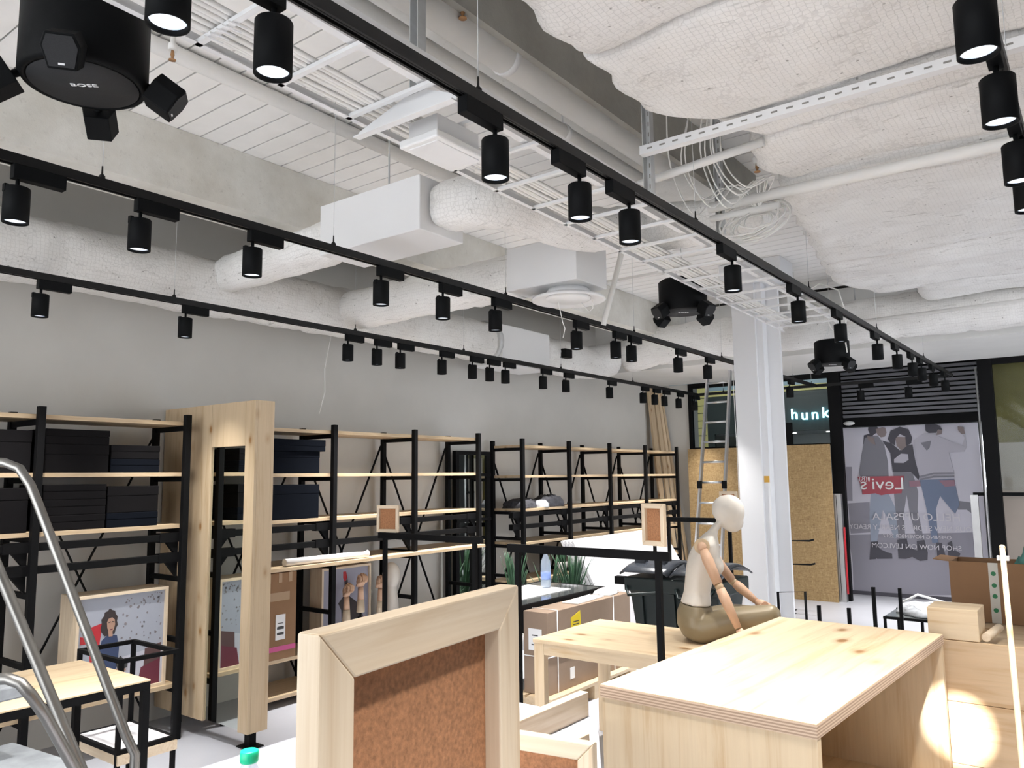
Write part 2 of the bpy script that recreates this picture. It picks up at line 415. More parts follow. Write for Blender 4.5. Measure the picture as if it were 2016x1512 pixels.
MB().box(-1.06, 1.5, -0.005, 0.005, 1.42, 2.93).build('pane', 'window_glass', wr)
MB().box(-1.36, 1.5, -0.03, 0.03, 1.36, 1.40).build('transom', 'black_steel', wr)
MB().box(-1.39, -1.31, -0.04, 0.0, 0, 1.37).build('steel_jamb', 'brushed_steel', wr)
st = thing('door_post', 'brushed steel post between OSB sheet and poster', 'post', (-2.91, 10.88, 0))
MB().box(-0.07, 0.06, -0.04, 0.05, 0, 1.38).build('casing', 'brushed_steel', st)
MB().box(0.0, 0.006, -0.043, -0.04, 0.02, 1.36).build('seam', 'black_steel', st)
MB().box(0.066, 0.085, -0.02, 0.0, 0.1, 0.95).build('red_strip', 'red_plastic', st, label='red and white strip')
# header with the louvred grille
lat = thing('louvre_grille', 'dark grey louvre grille above the poster', 'grille', (0, 11.51, 0))
MB().box(-3.05, -1.20, -0.02, 0.08, 3.10, 3.16).build('top_rail', 'black_steel', lat)
MB().box(-3.02, -1.22, 0.08, 0.12, 2.28, 3.16).build('backing', 'black_plastic', lat)
sl = None
for i in range(11):
    z = 2.425 + i*0.060
    if sl is None: sl = MB().box(-2.93, -1.27, 0.0, 0.05, -0.019, 0.019).build('slat', 'slat_grey', lat); sl.location = (0, 0, z)
    else: piece(sl, lat, (0, 0, z))
MB().box(-3.05, -2.94, -0.02, 0.08, 2.28, 3.16).build('frame_side', 'black_steel', lat)
MB().box(-1.26, -1.20, -0.02, 0.08, 2.28, 3.16).build('frame_side', 'black_steel', lat)
MB().box(-2.94, -1.26, -0.02, 0.08, 2.28, 2.395).build('bottom_rail', 'black_steel', lat)
bd = MB().lathe([(0.0, -0.001), (0.075, -0.001), (0.075, 0.001), (0.0, 0.001)], (0, 0, 0)).build('badge', 'paper_white', lat, label='small white oval badge')
bd.location = (-2.85, -0.022, 2.33); bd.rotation_euler = (math.pi/2, 0, 0); bd.scale = (1, 0.38, 1)

# ---- poster hoarding: flat print seen from behind, so it reads mirrored
def pmat(name, c): return plain(name, c, 0.6)
pmat('print_ground', (0.60, 0.585, 0.66)); pmat('print_grey', (0.22, 0.215, 0.25)); pmat('print_dark', (0.075, 0.072, 0.09)); pmat('print_skin', (0.26, 0.21, 0.21))
pmat('print_jean', (0.33, 0.37, 0.46)); pmat('print_blue', (0.17, 0.21, 0.31)); pmat('print_pale', (0.48, 0.465, 0.53)); pmat('print_red', (0.42, 0.085, 0.11)); pmat('print_text', (0.68, 0.66, 0.7)); pmat('print_dull', (0.3, 0.29, 0.34)); pmat('print_reflection', (0.33, 0.19, 0.24))
YP = 11.65
po = thing('poster_hoarding', 'tall grey lilac poster hoarding with three printed young people, mirrored lettering', 'poster', (-2.19, YP, 0))
o0 = (-2.19, YP, 0)
MB().box(-3.06, -1.33, YP, YP+0.03, 0.05, 2.275).build('print_sheet', 'print_ground', po, off=o0)
MB().box(-3.06, -1.33, YP-0.012, YP+0.04, 0, 0.05).build('base_rail', 'print_dark', po, off=o0)
lay = [0]
def pr(name, mat, pts, zo=(1516, 780, 4.03)):
    lay[0] += 1; t = YP - 0.0006*lay[0]
    P = [onY(zo[0]+a/zo[2], zo[1]+b_/zo[2], YP) for a, b_ in pts]
    MB().prism([(p.x, p.z) for p in P], lambda a, b_, c: (a, c, b_), t, YP+0.0005).build(name, mat, po, off=o0)
pr('printed_floor', 'print_dull', [(620,1100),(1640,1080),(1660,1330),(655,1320)])
pr('printed_block', 'print_dull', [(600,560),(650,560),(655,830),(610,830)])
pr('printed_block', 'print_dull', [(620,850),(790,840),(795,1080),(640,1090)])
pr('printed_lower_panel', 'print_dull', [(655,1316),(1660,1325),(1640,1580),(665,1570)])
pr('printed_sneaker', 'print_grey', [(1500,830),(1640,850),(1640,960),(1560,900),(1490,900)])
pr('printed_hood', 'print_dark', [(745,310),(800,295),(830,330),(770,420),(740,380)])
pr('printed_trousers', 'print_jean', [(800,760),(935,760),(1015,930),(1045,1110),(985,1130),(930,960),(895,900),(850,1150),(800,1155),(790,930)])
pr('printed_jacket', 'print_grey', [(752,330),(800,318),(855,312),(905,380),(935,520),(942,650),(715,650),(708,600),(725,470),(742,390)])
pr('printed_hair', 'print_dark', [(780,245),(850,243),(865,262),(845,290),(815,312),(792,300),(778,270)])
pr('printed_face', 'print_skin', [(838,262),(890,246),(915,250),(925,288),(912,320),(880,326),(850,302)])
pr('printed_boot', 'print_dark', [(800,1155),(855,1152),(870,1210),(930,1240),(968,1248),(972,1288),(850,1290),(848,1280),(840,1292),(790,1296)])
pr('printed_jeans', 'print_grey', [(980,600),(1130,605),(1175,760),(1170,900),(1220,1140),(1170,1150),(1110,930),(1085,780),(1060,940),(1075,1135),(1025,1140),(1000,940),(985,780)])
pr('printed_boot', 'print_dark', [(1010,1140),(1085,1128),(1100,1200),(1170,1225),(1165,1150),(1225,1140),(1252,1240),(1250,1300),(1190,1307),(1130,1275),(1080,1290),(1020,1287)])
pr('printed_sweater', 'print_dark', [(890,352),(960,372),(1030,430),(1090,390),(1130,382),(1150,500),(1185,640),(1178,665),(1120,602),(975,602),(955,450)])
pr('printed_sweater_mark', 'print_pale', [(985,500),(1040,455),(1095,460),(1100,505),(1060,530),(985,528)])
pr('printed_face', 'print_skin', [(995,320),(1080,325),(1086,395),(1042,432),(1005,392)])
pr('printed_hair', 'print_dark', [(935,340),(958,275),(1030,242),(1098,262),(1128,330),(1120,375),(1080,395),(1075,320),(1030,300),(998,335),(992,390),(955,370)])
pr('printed_arm', 'print_skin', [(770,312),(825,330),(838,385),(812,378),(780,350)])
pr('printed_jeans', 'print_blue', [(1190,665),(1460,655),(1505,860),(1470,932),(1440,900),(1350,790),(1315,900),(1335,1165),(1288,1165),(1240,880)])
pr('printed_boot', 'print_dark', [(1320,1160),(1362,1165),(1397,1275),(1330,1292)])
pr('printed_boot', 'print_dark', [(1410,1165),(1440,1150),(1458,1220),(1512,1250),(1500,1272),(1415,1266)])
pr('printed_jacket', 'print_pale', [(1140,352),(1230,292),(1300,302),(1400,345),(1525,392),(1545,330),(1500,275),(1545,260),(1562,400),(1540,440),(1420,445),(1462,610),(1190,645),(1160,500)])
pr('printed_jacket_patch', 'print_grey', [(1195,370),(1280,352),(1268,410),(1245,432)])
pr('printed_stripe', 'print_grey', [(1190,632),(1300,606),(1460,604),(1462,618),(1300,620),(1190,648)])
pr('printed_stripe', 'print_grey', [(1190,655),(1300,632),(1462,630),(1462,642),(1300,646),(1190,668)])
pr('printed_hand', 'print_skin', [(1490,240),(1535,245),(1550,300),(1520,300),(1492,270)])
pr('printed_hair', 'print_dark', [(1232,225),(1290,214),(1350,235),(1365,268),(1335,262),(1318,290),(1260,292),(1235,275)])
pr('printed_face', 'print_skin', [(1330,266),(1366,268),(1360,302),(1322,308)])
pr('painted_logo_reflection', 'print_reflection', [(1105,672),(1190,668),(1195,715),(1110,720)])  # reflection of the red logo painted as dull red patches
pr('painted_logo_reflection', 'print_reflection', [(1340,668),(1465,664),(1468,712),(1390,718)])
pr('printed_logo', 'print_red', [(697,640),(1065,632),(1045,770),(935,775),(885,786),(840,770),(735,780),(730,720)])
def ptext(name, body, px, py, size, mat='print_text', xs=1.0, dy=0.024):
    p = onY(1516+px/4.03, 780+py/4.03, YP); text(name, body, size, mat, po, face_mtx((p.x+2.19, -dy, p.z), (1, 0, 0), (0, 0, 1)), mirror=True, xs=xs)
ptext('logo_lettering', "Levi's", 890, 698, 0.15, 'paper_white', 1.15); ptext('registered_mark', '(R)', 742, 655, 0.06)
ptext('lettering', 'HELLO UPPSALA', 1155, 960, 0.092, xs=1.05); ptext('lettering', 'YOUR NEW STORE IS NEARLY READY.', 1110, 1046, 0.062, xs=0.98)
ptext('lettering', 'OPENING NOVEMBER 2017', 1165, 1115, 0.045); ptext('lettering', 'SHOP NOW ON LEVI.COM', 1155, 1195, 0.060, xs=1.0)

# ---- hoarding and gold panel at the right
solo(MB().box(-1.19, 1.4, -0.02, 0.02, 0, 2.0), 'hoarding_board', 'beige_hoarding', 'beige hoarding board outside the window at the right edge', 'board', loc=(0, 11.45, 0))
solo(MB().box(-1.20, 1.4, -0.02, 0.02, 0, 3.4), 'gold_panel', 'gold_panel', 'olive gold panel above the beige hoarding board', 'panel', loc=(0, 11.75, 0))
ls = thing('gap_glow', 'white glowing strip added for the bright mall gap between poster and window frame', 'light', (-1.265, 11.72, 0))
MB().box(-0.035, 0.03, 0, 0.02, 1.45, 2.12).build('tube', 'gap_glow', ls); MB().box(-0.05, 0.05, 0.02, 0.05, 0, 2.3).build('backing', 'white_metal', ls)  # glow added for the bright mall showing through the gap

# ---- mall beyond the window
struct(MB().box(-9.2, 7.2, 11.3, 18.2, 4.6, 4.8), 'trim_5', 'mall_grey', 'ceiling added over the mall passage to block outside light')  # mall ceiling and end walls added to keep world light out
struct(MB().box(-9.2, -9.0, 11.3, 18.2, 0, 4.6), 'mall_blocker_left', 'mall_grey', 'end wall added to block light from the mall passage, left')
struct(MB().box(7.0, 7.2, 11.3, 18.2, 0, 4.6), 'mall_blocker_right', 'mall_grey', 'end wall added to block light from the mall passage, right')
struct(MB().box(-9.2, 7.2, 18.0, 18.2, 0, 4.6), 'wall_mall_rear', 'mall_grey', 'rear wall of the mall passage')
struct(MB().box(-9.2, 7.2, 10.95, 11.3, 3.17, 4.6), 'trim_6', 'bulkhead_paint', 'lintel above the shop front')
struct(MB().box(-9.0, WX-0.2, 11.1, 11.3, 0, 3.17), 'wall_neighbour', 'mall_grey', 'neighbouring shop wall')
struct(MB().box(1.5, 7.0, 11.1, 11.3, 0, 3.17), 'wall_neighbour_right', 'mall_grey', 'shop wall right of the window')
ml = thing('mall_fill_lamp', 'unseen round ceiling lamp added to light the mall passage', 'lamp', (-5.5, 13.6, 4.59))  # unseen lamp added to brighten the enclosed mall
MB().lathe([(0.0, -0.012), (0.22, -0.012), (0.24, 0.0)], n=28).build('lens', 'mall_lamp', ml)
ld = bpy.data.lights.new('mall_light', 'POINT'); ld.energy = 55; ld.shadow_soft_size = 0.22; lo = bpy.data.objects.new('mall_light', ld); COL.objects.link(lo); lo.parent = ml; lo.location = (0, 0, -0.3)
YM = 16.0
mw = thing('mall_facade', 'dark shop facade across the mall seen through the window', 'facade', (0, YM, 0))
MB().box(-6.85, -3.0, 0, 0.1, 2.5, 3.30).build('fascia', 'mall_dark', mw)
MB().box(-9, -6.85, 0, 0.1, 0, 3.55).build('yellow_cladding', 'mall_yellow', mw)
MB().box(-6.85, -3.0, -0.02, 0.1, 3.30, 3.42).build('yellow_band', 'mall_yellow', mw)
MB().box(-9, -3.0, 0.4, 0.5, 3.42, 5.2).build('blue_band', 'mall_blue', mw)
MB().box(-6.85, -2.2, 1.6, 1.7, 0, 2.5).build('shop_wall', 'mall_grey', mw)
MB().box(-6.85, -2.2, 0.1, 1.6, 2.5, 2.55).build('shop_ceiling', 'mall_grey', mw)
MB().box(-6.85, -6.7, 0, 0.1, 0, 2.5).build('pillar', 'mall_dark', mw)
for i in range(14):
    MB().box(-8.9, -6.87, -0.012, 0, 1.2+i*0.16, 1.21+i*0.16).build('groove', 'mall_dark', mw)
for x in (-4.55, -4.15, -5.3): MB().lathe([(0, -0.01), (0.07, -0.01), (0.07, 0.0)], (x, 0.8, 2.5)).build('downlight', 'mall_lamp', mw)
sg = thing('shop_sign', 'glowing blue hunk lettering on the dark facade', 'sign', (-4.65, YM-0.06, 2.80))
for i, ch in enumerate('hunk'):
    text('letter', ch, 0.20, 'sign_blue', sg, face_mtx((-0.33+i*0.20, 0, 0.02 if ch in 'hk' else -0.0), (1, 0, 0), (0, 0, 1)), extrude=0.02)
p = onY(1650, 806, YM); text('letter', 'e', 0.17, 'sign_blue', sg, face_mtx((p.x+4.7, 0, 0.02), (1, 0, 0), (0, 0, 1)), extrude=0.02)
solo(MB().lathe([(0.25, 0), (0.3, 0.5), (0.28, 1.0), (0.1, 1.35)], (0, 0, 0)), 'clothes_display', 'dark_fabric', 'dark blurred display behind the black window post', 'display', loc=(-4.0, 15.2, 0))

# ================================================================ CEILING SERVICES
ZT = 2.78                                        # track underside is ZT-0.018
TRK = 0.018
def track(name_label, p0, p1, wires):
    p0, p1 = Vector(p0), Vector(p1); L = (p1-p0).length; rz = math.atan2(p1.y-p0.y, p1.x-p0.x)
    t = thing('lighting_track', name_label, 'lighting track', p0, rz, 'lighting tracks')
    mb = MB().box(0, L, -0.018, 0.018, -0.006, 0.018); mb.box(0, L, -0.018, -0.010, -0.018, -0.006); mb.box(0, L, 0.010, 0.018, -0.018, -0.006); mb.box(0, L, -0.003, 0.003, -0.014, -0.006)
    mb.build('profile', 'track_black', t)
    MB().box(-0.01, 0, -0.019, 0.019, -0.019, 0.019).build('end_cap', 'track_black', t); MB().box(L, L+0.01, -0.019, 0.019, -0.019, 0.019).build('end_cap', 'track_black', t)
    for s in wires:
        wv = MB().tube([(s, 0, 0.018), (s, 0, ZC-ZT-0.01)], 0.0015, 5).build('suspension_wire', 'galvanized', t)
        MB().lathe([(0.012, 0.018), (0.012, 0.03), (0.004, 0.04), (0.003, 0.07)], (s, 0, 0), 10).build('wire_grip', 'track_black', wv)
    return t
XT = {1: -1.43, 2: -2.99, 3: -4.63, 4: -0.16}
track('black lighting track nearest the camera, running under the cable tray', (XT[1], -0.6, ZT), (XT[1], 10.47, ZT), [1.1, 2.34, 3.9, 5.6, 7.4, 9.4])
track('middle black lighting track running below the concrete beam', (XT[2], -0.6, ZT), (XT[2], 10.47, ZT), [1.97, 3.1, 4.5, 6.2, 8.0, 10.2])
track('black lighting track closest to the shelving wall', (XT[3], -0.6, ZT), (XT[3], 10.47, ZT), [3.2, 4.7, 6.0, 7.6, 9.2])
track('short black lighting track crossing along the shop front', (-4.64, 10.5, ZT), (-1.42, 10.5, ZT), [0.4, 1.6, 2.8])
track('black lighting track cut off by the right edge', (XT[4], -0.6, ZT), (XT[4], 6.0, ZT), [1.2, 3.4])

def make_spot():
    t = thing('track_spotlight', 'x', 'spotlight', group='black track spotlights')
    MB().box(-0.018, 0.018, -0.02, 0.155, -0.052, 0).build('adapter', 'black_plastic', t, bevel=0.002)
    MB().tube([(0, 0, -0.052), (0, 0, -0.092)], 0.007, 10).build('stem', 'black_plastic', t)
    r = 0.0425
    b = MB().lathe([(0.0, -0.084), (r-0.002, -0.084), (r, -0.087), (r, -0.209), (r-0.004, -0.209), (r-0.006, -0.200), (r-0.006, -0.19), (0.0, -0.19)], n=28).build('housing', 'black_plastic', t)
    MB().box(-0.010, 0.010, -0.0435, -0.030, -0.105, -0.078).build('hinge', 'black_plastic', b)
    MB().lathe([(0.0, -0.199), (r-0.0065, -0.199), (r-0.0065, -0.197), (0, -0.197)], n=24).build('lens', 'lamp_lens', t, label='glowing cool white lens')
    ld = bpy.data.lights.new('spot_beam', 'SPOT'); ld.energy = SPOT_W; ld.spot_size = SPOT_SIZE; ld.spot_blend = 1.0; ld.shadow_soft_size = 0.03; ld.color = (1.0, 0.975, 0.945)
    lo = bpy.data.objects.new('spot_beam', ld); COL.objects.link(lo); lo.parent = t; lo.location = (0, 0, -0.2015)
    return t
proto = make_spot(); used = [False]
def spot(p, rz, label):
    if not used[0]:
        used[0] = True; proto.location = p; proto.rotation_euler = (0, 0, rz); proto['label'] = label
    else: dup(proto, p, rz, label)
T1 = [0.767,1.015,1.82,2.304,2.668,3.725,4.759,5.687,6.781,7.517,8.186,8.64,9.282,10.023]
T2 = [1.083,1.525,2.04,2.822,3.305,3.79,4.729,5.291,5.543,6.397,7.038,9.448]
T3 = [1.827,2.682,4.028,4.331,4.592,5.104,5.521,5.775,6.019,6.657,7.088,8.02,8.852,9.171,9.45,9.876,10.40]
T4 = [1.914,2.346,2.877,3.22]
zt = ZT-0.018
for i, yy in enumerate(T1): spot((XT[1], yy, zt), math.pi, 'black cylindrical spotlight, %s from the near end of the track under the cable tray' % ORD[i])
for i, yy in enumerate(T2): spot((XT[2], yy, zt), 0, 'black cylindrical spotlight, %s from the left on the middle track' % ORD[i])
for i, yy in enumerate(T3): spot((XT[3], yy, zt), 0, 'black cylindrical spotlight, %s from the left on the track above the shelves' % ORD[i])
for yy in (0.62, 0.9, 1.18): spot((XT[4], yy, zt), math.pi, 'extra black spotlight added on the right track, out of view above the right edge')  # unseen lamps added to brighten the foreground cork board
for i, yy in enumerate(T4): spot((XT[4], yy, zt), math.pi, 'black cylindrical spotlight, %s from the top at the right edge' % ORD[i])
for i, xx in enumerate((-2.445, -1.898)): spot((xx, 10.5, zt), -math.pi/2, 'dark spotlight before the louvre grille, %s of two on the crossing track' % ('left' if i == 0 else 'right'))

# one lamp of the right track, above the camera, is tilted forward onto the pine crate
spot((XT[4], 0.35, zt), math.pi, 'tilted black spotlight on the right track, out of view above the camera')
tl_ = [o for o in bpy.data.objects if o.get('label', '').startswith('tilted black spotlight')][0]
src_ = Vector((XT[4], 0.35, zt-0.10)); aim_ = (onY(1888, 1438, 3.73)-src_).normalized(); aim_ = Matrix.Rotation(-math.pi, 3, 'Z') @ aim_
qt = Vector((0, 0, -1)).rotation_difference(aim_).to_matrix().to_4x4(); pv = Matrix.Translation((0, 0, -0.10))
for ch in list(tl_.children):
    if ch.name.startswith(('housing', 'lens', 'spot_beam')):
        ch.matrix_local = pv @ qt @ pv.inverted() @ Matrix.Translation(ch.location)
        if ch.type == 'LIGHT':
            ch.data = ch.data.copy(); ch.data.spot_size = math.radians(3.7); ch.data.spot_blend = 0.12; ch.data.energy = 1300
# ---- pendant speakers
def speaker(loc, rz, label, nw=3, ztop=ZC, D=0.35):
    t = thing('pendant_speaker', label, 'speaker', loc, rz, 'round pendant speakers with satellites'); r = D/2
    MB().lathe([(0.0, 0.004), (r-0.02, 0.004), (r-0.02, 0.0), (r-0.008, 0.0), (r, 0.012), (r, 0.225), (r-0.02, 0.24), (0, 0.24)], n=48).build('drum', 'black_plastic', t)
    g = MB().lathe([(0.0, -0.001), (r-0.025, -0.001), (r-0.025, 0.004), (0, 0.004)], n=48).build('grille', 'speaker_grille', t)
    rt = Matrix.Rotation(-rz+0.12, 3, 'Z'); text('logo', 'BOSE', 0.015, 'paper_white', g, face_mtx((0, 0, -0.002), rt @ Vector((0.797, 0.604, 0)), rt @ Vector((0.604, -0.797, 0))), xs=1.5)
    for k in range(4):
        a = math.pi/4 + k*math.pi/2; d = Vector((math.cos(a), math.sin(a), 0)); u = Vector((-math.sin(a), math.cos(a), 0))
        c = d*(r+0.055) + Vector((0, 0, -0.012))
        prof = [(-0.036, 0.045), (0.036, 0.045), (0.05, 0.01), (0.036, -0.05), (-0.036, -0.05), (-0.05, 0.01)]
        tilt = 0.6
        def fn(p_, q, s_, c=c, d=d, u=u):
            dz = Vector((0, 0, 1)); f_ = d*math.cos(tilt) - dz*math.sin(tilt); v_ = d*math.sin(tilt) + dz*math.cos(tilt)
            return c + u*p_ + v_*q + f_*s_
        s = MB().prism(prof, fn, -0.045, 0.04).build('satellite', 'black_plastic', t, bevel=0.003)
        MB().prism([(p_*0.86, q*0.86) for p_, q in prof], fn, 0.04, 0.043).build('satellite_grille', 'speaker_grille', s)
        MB().prism([(-0.008, -0.037), (0.008, -0.037), (0.008, -0.032), (-0.008, -0.032)], fn, 0.043, 0.0445).build('badge', 'paper_white', s)
        MB().tube([d*(r-0.01)+Vector((0, 0, 0.02)), c], 0.012, 8).build('bracket', 'black_plastic', s)
    for k in range(nw):
        a = 2*math.pi*k/nw; MB().tube([(0.12*math.cos(a), 0.12*math.sin(a), 0.235), (0, 0, 0.42)], 0.0016, 5).build('suspension_wire', 'galvanized', t)
    MB().tube([(0, 0, 0.42), (0, 0, ztop-loc[2]-0.005)], 0.002, 5).build('suspension_wire', 'galvanized', t)
    return t
speaker((-2.37, 1.02, 2.835), 0.15, 'large black round pendant speaker in the upper left corner')
speaker((-2.43, 5.32, 2.84), 0.43, 'black round pendant speaker beside the column')
speaker((-2.13, 8.72-0.62, 2.72), 0.2, 'distant black round pendant speaker in front of the louvre grille', D=0.33)

# ---- insulated ducts
def wob(path, r, seed, n=28, sub=0.06):
    """round duct wrapped in lumpy insulation: resample the path and wobble the radius"""
    rnd = random.Random(seed); P = [Vector(p) for p in path]; Q = [P[0]]
    for a, b_ in zip(P, P[1:]):
        k = max(1, int((b_-a).length/sub))
        for i in range(1, k+1): Q.append(a.lerp(b_, i/k))
    mb = MB(); ph = [rnd.uniform(0, 6) for _ in range(6)]
    rings = []; a = None; s = 0
    for i, p in enumerate(Q):
        d = (Q[min(i+1, len(Q)-1)]-Q[max(i-1, 0)]).normalized()
        a = d.orthogonal().normalized() if a is None else (a-d*a.dot(d)).normalized()
        b_ = d.cross(a); s += 0 if i == 0 else (p-Q[i-1]).length
        band = -0.014 if (s % 0.62) < 0.045 else 0
        for k in range(n):
            t = 2*math.pi*k/n
            rr = r + band + 0.006*math.sin(3*t+ph[0]+s*3) + 0.005*math.sin(5*t+ph[1]-s*6) + 0.004*math.sin(s*17+ph[2]+2*t) + rnd.uniform(-0.003, 0.003)
            mb.v.append(tuple(p + (a*math.cos(t)+b_*math.sin(t))*rr))
    N = len(Q)
    for i in range(N-1):
        for k in range(n): mb.f.append((i*n+k, i*n+(k+1) % n, (i+1)*n+(k+1) % n, (i+1)*n+k)); mb.sm.append(True)
    mb.f += [tuple(range(n-1, -1, -1)), tuple((N-1)*n+k for k in range(n))]; mb.sm += [False, False]
    return mb
XD, ZD = -4.95, 3.0
d = thing('insulated_duct', 'long white wrapped round duct along the shelving wall', 'duct', (0, 0, 0))
wob([(XD, -3, ZD), (XD, 6.12, ZD)], 0.20, 1).build('duct_section', 'wire_insulation', d)
wob([(XD, 6.95, ZD), (XD, 8.1, ZD), (XD+0.12, 8.4, ZD+0.07)], 0.20, 2).build('duct_section', 'wire_insulation', d)
MB().box(-5.16, -4.74, 6.12, 6.95, 2.77, 3.17).build('silencer_box', 'white_metal', d, bevel=0.006)
q = MB().lathe([(0.225, -0.03), (0.225, 0.03)], (0, 0, 0), 28).build('flange_ring', 'galvanized', d); q.location = (XD, 6.1, ZD); q.rotation_euler = (math.pi/2, 0, 0)
db = MB().box(-0.05, 0.05, -0.07, 0.07, -0.05, 0.05).build('damper_motor', 'black_plastic', d, bevel=0.008); db.location = (-4.735, 7.25, 3.0)
for yy in (5.3, 7.9): MB().tube([(XD, yy, 3.19), (XD, yy, ZC-0.01)], 0.006, 6).build('hanger_rod', 'galvanized', d)
d = thing('insulated_duct', 'white wrapped cross duct running behind the column', 'duct', (0, 8.6, 3.21))
wob([(-4.72, 0, -0.08), (-4.3, 0, 0), (3.0, 0, 0)], 0.225, 3).build('duct_section', 'wire_insulation', d)
for xx in (-3.9, -2.0, -0.8): MB().tube([(xx, 0, 0.215), (xx, 0, ZC-3.22)], 0.006, 6).build('hanger_rod', 'galvanized', d)
d = thing('insulated_duct', 'wrapped branch duct leading to the round ceiling diffuser', 'duct', (0, 4.2, ZD))
wob([(XD+0.15, 0, 0), (-3.06, 0.0, 0.0)], 0.155, 4).build('duct_section', 'wire_insulation', d)
d = thing('ceiling_diffuser', 'white plenum box with round disc diffuser under it', 'diffuser', (-2.79, 4.2, 2.85))
MB().box(-0.27, 0.27, -0.20, 0.17, 0, 0.285).build('plenum_box', 'white_metal', d, bevel=0.006)
MB().lathe([(0.13, 0.0), (0.15, -0.03), (0.15, -0.04)], (0.08, 0, 0), 32).build('collar', 'white_metal', d)
MB().lathe([(0.15, -0.035), (0.235, -0.062), (0.24, -0.072), (0.225, -0.078), (0.15, -0.055)], (0.08, 0, 0), 40).build('cone_ring', 'white_metal', d)
MB().lathe([(0.0, -0.075), (0.13, -0.075), (0.145, -0.066), (0.145, -0.055), (0, -0.055)], (0.08, 0, 0), 40).build('centre_disc', 'white_plastic', d)
MB().tube([(0.10, 0.10, -0.06), (0.16, 0.12, -0.14), (0.19, 0.12, -0.12), (0.2, 0.1, -0.06)], 0.003, 6).build('cord', 'white_cable', d)
MB().tube([(0.0, 0.0, -0.07), (0.0, 0.05, -0.2), (0.01, 0.06, -0.24), (0.0, 0.05, -0.3)], 0.003, 6).build('cord', 'white_cable', d)
d = thing('insulated_duct', 'white rectangular duct box with wrapped bends under the concrete beam', 'duct', (0, 2.98, 3.06))
wob([(XD+0.15, 0.1, 0.0), (-4.0, 0.05, 0), (-3.48, 0, 0)], 0.13, 5).build('duct_section', 'wire_insulation', d)
MB().box(-3.48, -2.70, -0.17, 0.17, -0.155, 0.135).build('duct_box', 'white_metal', d, bevel=0.005)
wob([(-2.70, 0, 0.0), (-2.52, 0.03, 0.0), (-2.44, 0.2, 0.01), (-2.42, 0.55, 0.03), (-2.38, 0.95, 0.06), (-2.2, 1.28, 0.10), (-1.9, 1.42, 0.12), (-1.45, 1.40, 0.12)], 0.135, 6).build('duct_section', 'wire_insulation', d)
MB().tube([(-3.1, 0, 0.13), (-3.1, 0, ZC-3.07)], 0.005, 6).build('hanger_rod', 'galvanized', d)

# ---- wide insulated duct (blanket) at the right of the ceiling
def interp(T, y):
    for (y0, x0), (y1, x1) in zip(T, T[1:]):
        if y <= y1: return x0+(x1-x0)*max(0, (y-y0))/(y1-y0)
    return T[-1][1]
def blanket(name_label, T, y0, y1, xr, z0, seams, seed, top=0.3, sag=0.02):
    rnd = random.Random(seed); nx = 90; mb = MB(); V = []; F = []
    ys = {round(y0+k*0.05, 4) for k in range(int((y1-y0)/0.05)+1)} | {y0, y1}
    ys = {v for v in ys if all(abs(v-sy) > 0.024 for sy in seams)} | {round(sy+o_, 4) for sy in seams for o_ in (-0.022, -0.011, -0.005, 0, 0.005, 0.011, 0.022)}
    ys = sorted(ys); ny = len(ys)-1
    for i, yy in enumerate(ys):
        xl = interp(T, yy) + 0.012*math.sin(yy*23) + rnd.uniform(-0.006, 0.006)
        for j in range(nx+1):
            t = j/nx; xx = xl + (xr-xl)*t**1.25; e = min(1, (xx-xl)/0.10)
            z = z0 + 0.05*(1-e)**2
            z += 0.010*math.sin(xx*6+yy*2.3+seed)+0.008*math.sin(yy*9+xx*1.7)+rnd.uniform(-0.0025, 0.0025)
            for k, sy in enumerate(seams):
                dd = abs(yy-sy); op = max(0, math.sin(xx*2.1+k*2.4)+0.55)
                z += 0.16*op*math.exp(-(dd/0.008)**2) - sag*math.exp(-((dd-0.22)/0.16)**2) + 0.012*math.exp(-(dd/0.03)**2)
            V.append((xx, yy+0.03*math.sin(xx*2.2)+0.012*math.sin(xx*9), z))
    for i in range(ny):
        for j in range(nx): a = i*(nx+1)+j; F.append((a, a+1, a+nx+2, a+nx+1))
    n = len(V)
    for i in range(ny+1): x, yy, z = V[i*(nx+1)]; V.append((x+0.03, yy, z0+top))
    for i in range(ny): F.append((i*(nx+1), (i+1)*(nx+1), n+i+1, n+i))
    n2 = len(V)
    for r_ in (0, ny):
        m0 = len(V)
        for j in range(nx+1): x, yy, z = V[r_*(nx+1)+j]; V.append((x, yy, z0+top))
        for j in range(nx): F.append((r_*(nx+1)+j, r_*(nx+1)+j+1, m0+j+1, m0+j))
    mb.add(V, F, True); mb.box(interp(T, y0)+0.3, xr, y0+0.05, y1-0.05, z0+top-0.05, z0+top)
    t = thing('insulation_blanket', name_label, 'insulation', (0, 0, 0))
    mb.build('quilt', 'wire_insulation', t); return t
TB = [(-1.5, -1.35), (1.86, -1.41), (2.36, -1.43), (2.84, -1.455), (3.1, -1.27), (3.3, -1.17), (3.7, -1.275), (3.95, -1.25), (4.6, -1.39), (5.47, -1.52), (6.4, -1.66), (6.75, -1.64), (7.0, -1.50)]
blanket('wide white wire meshed insulation blanket covering the right half of the ceiling', TB, -1.5, 7.0, 1.45, 3.15, [0.6, 1.55, 2.35, 3.1, 3.36, 3.95, 4.22, 5.85, 6.35], 3)
blanket('farther white insulation blanket above the cross duct', [(7.05, -1.2), (8.35, -1.35)], 7.08, 8.34, 1.45, 3.30, [7.5, 7.9], 5, top=0.25)
s = thing('strut_channel', 'white slotted strut channel crossing below the insulation blanket', 'strut', (-1.58, 3.08, 3.1))
MB().box(0, 3.02, -0.02, 0.02, -0.02, 0.02).build('channel', 'white_metal', s)
sm = None
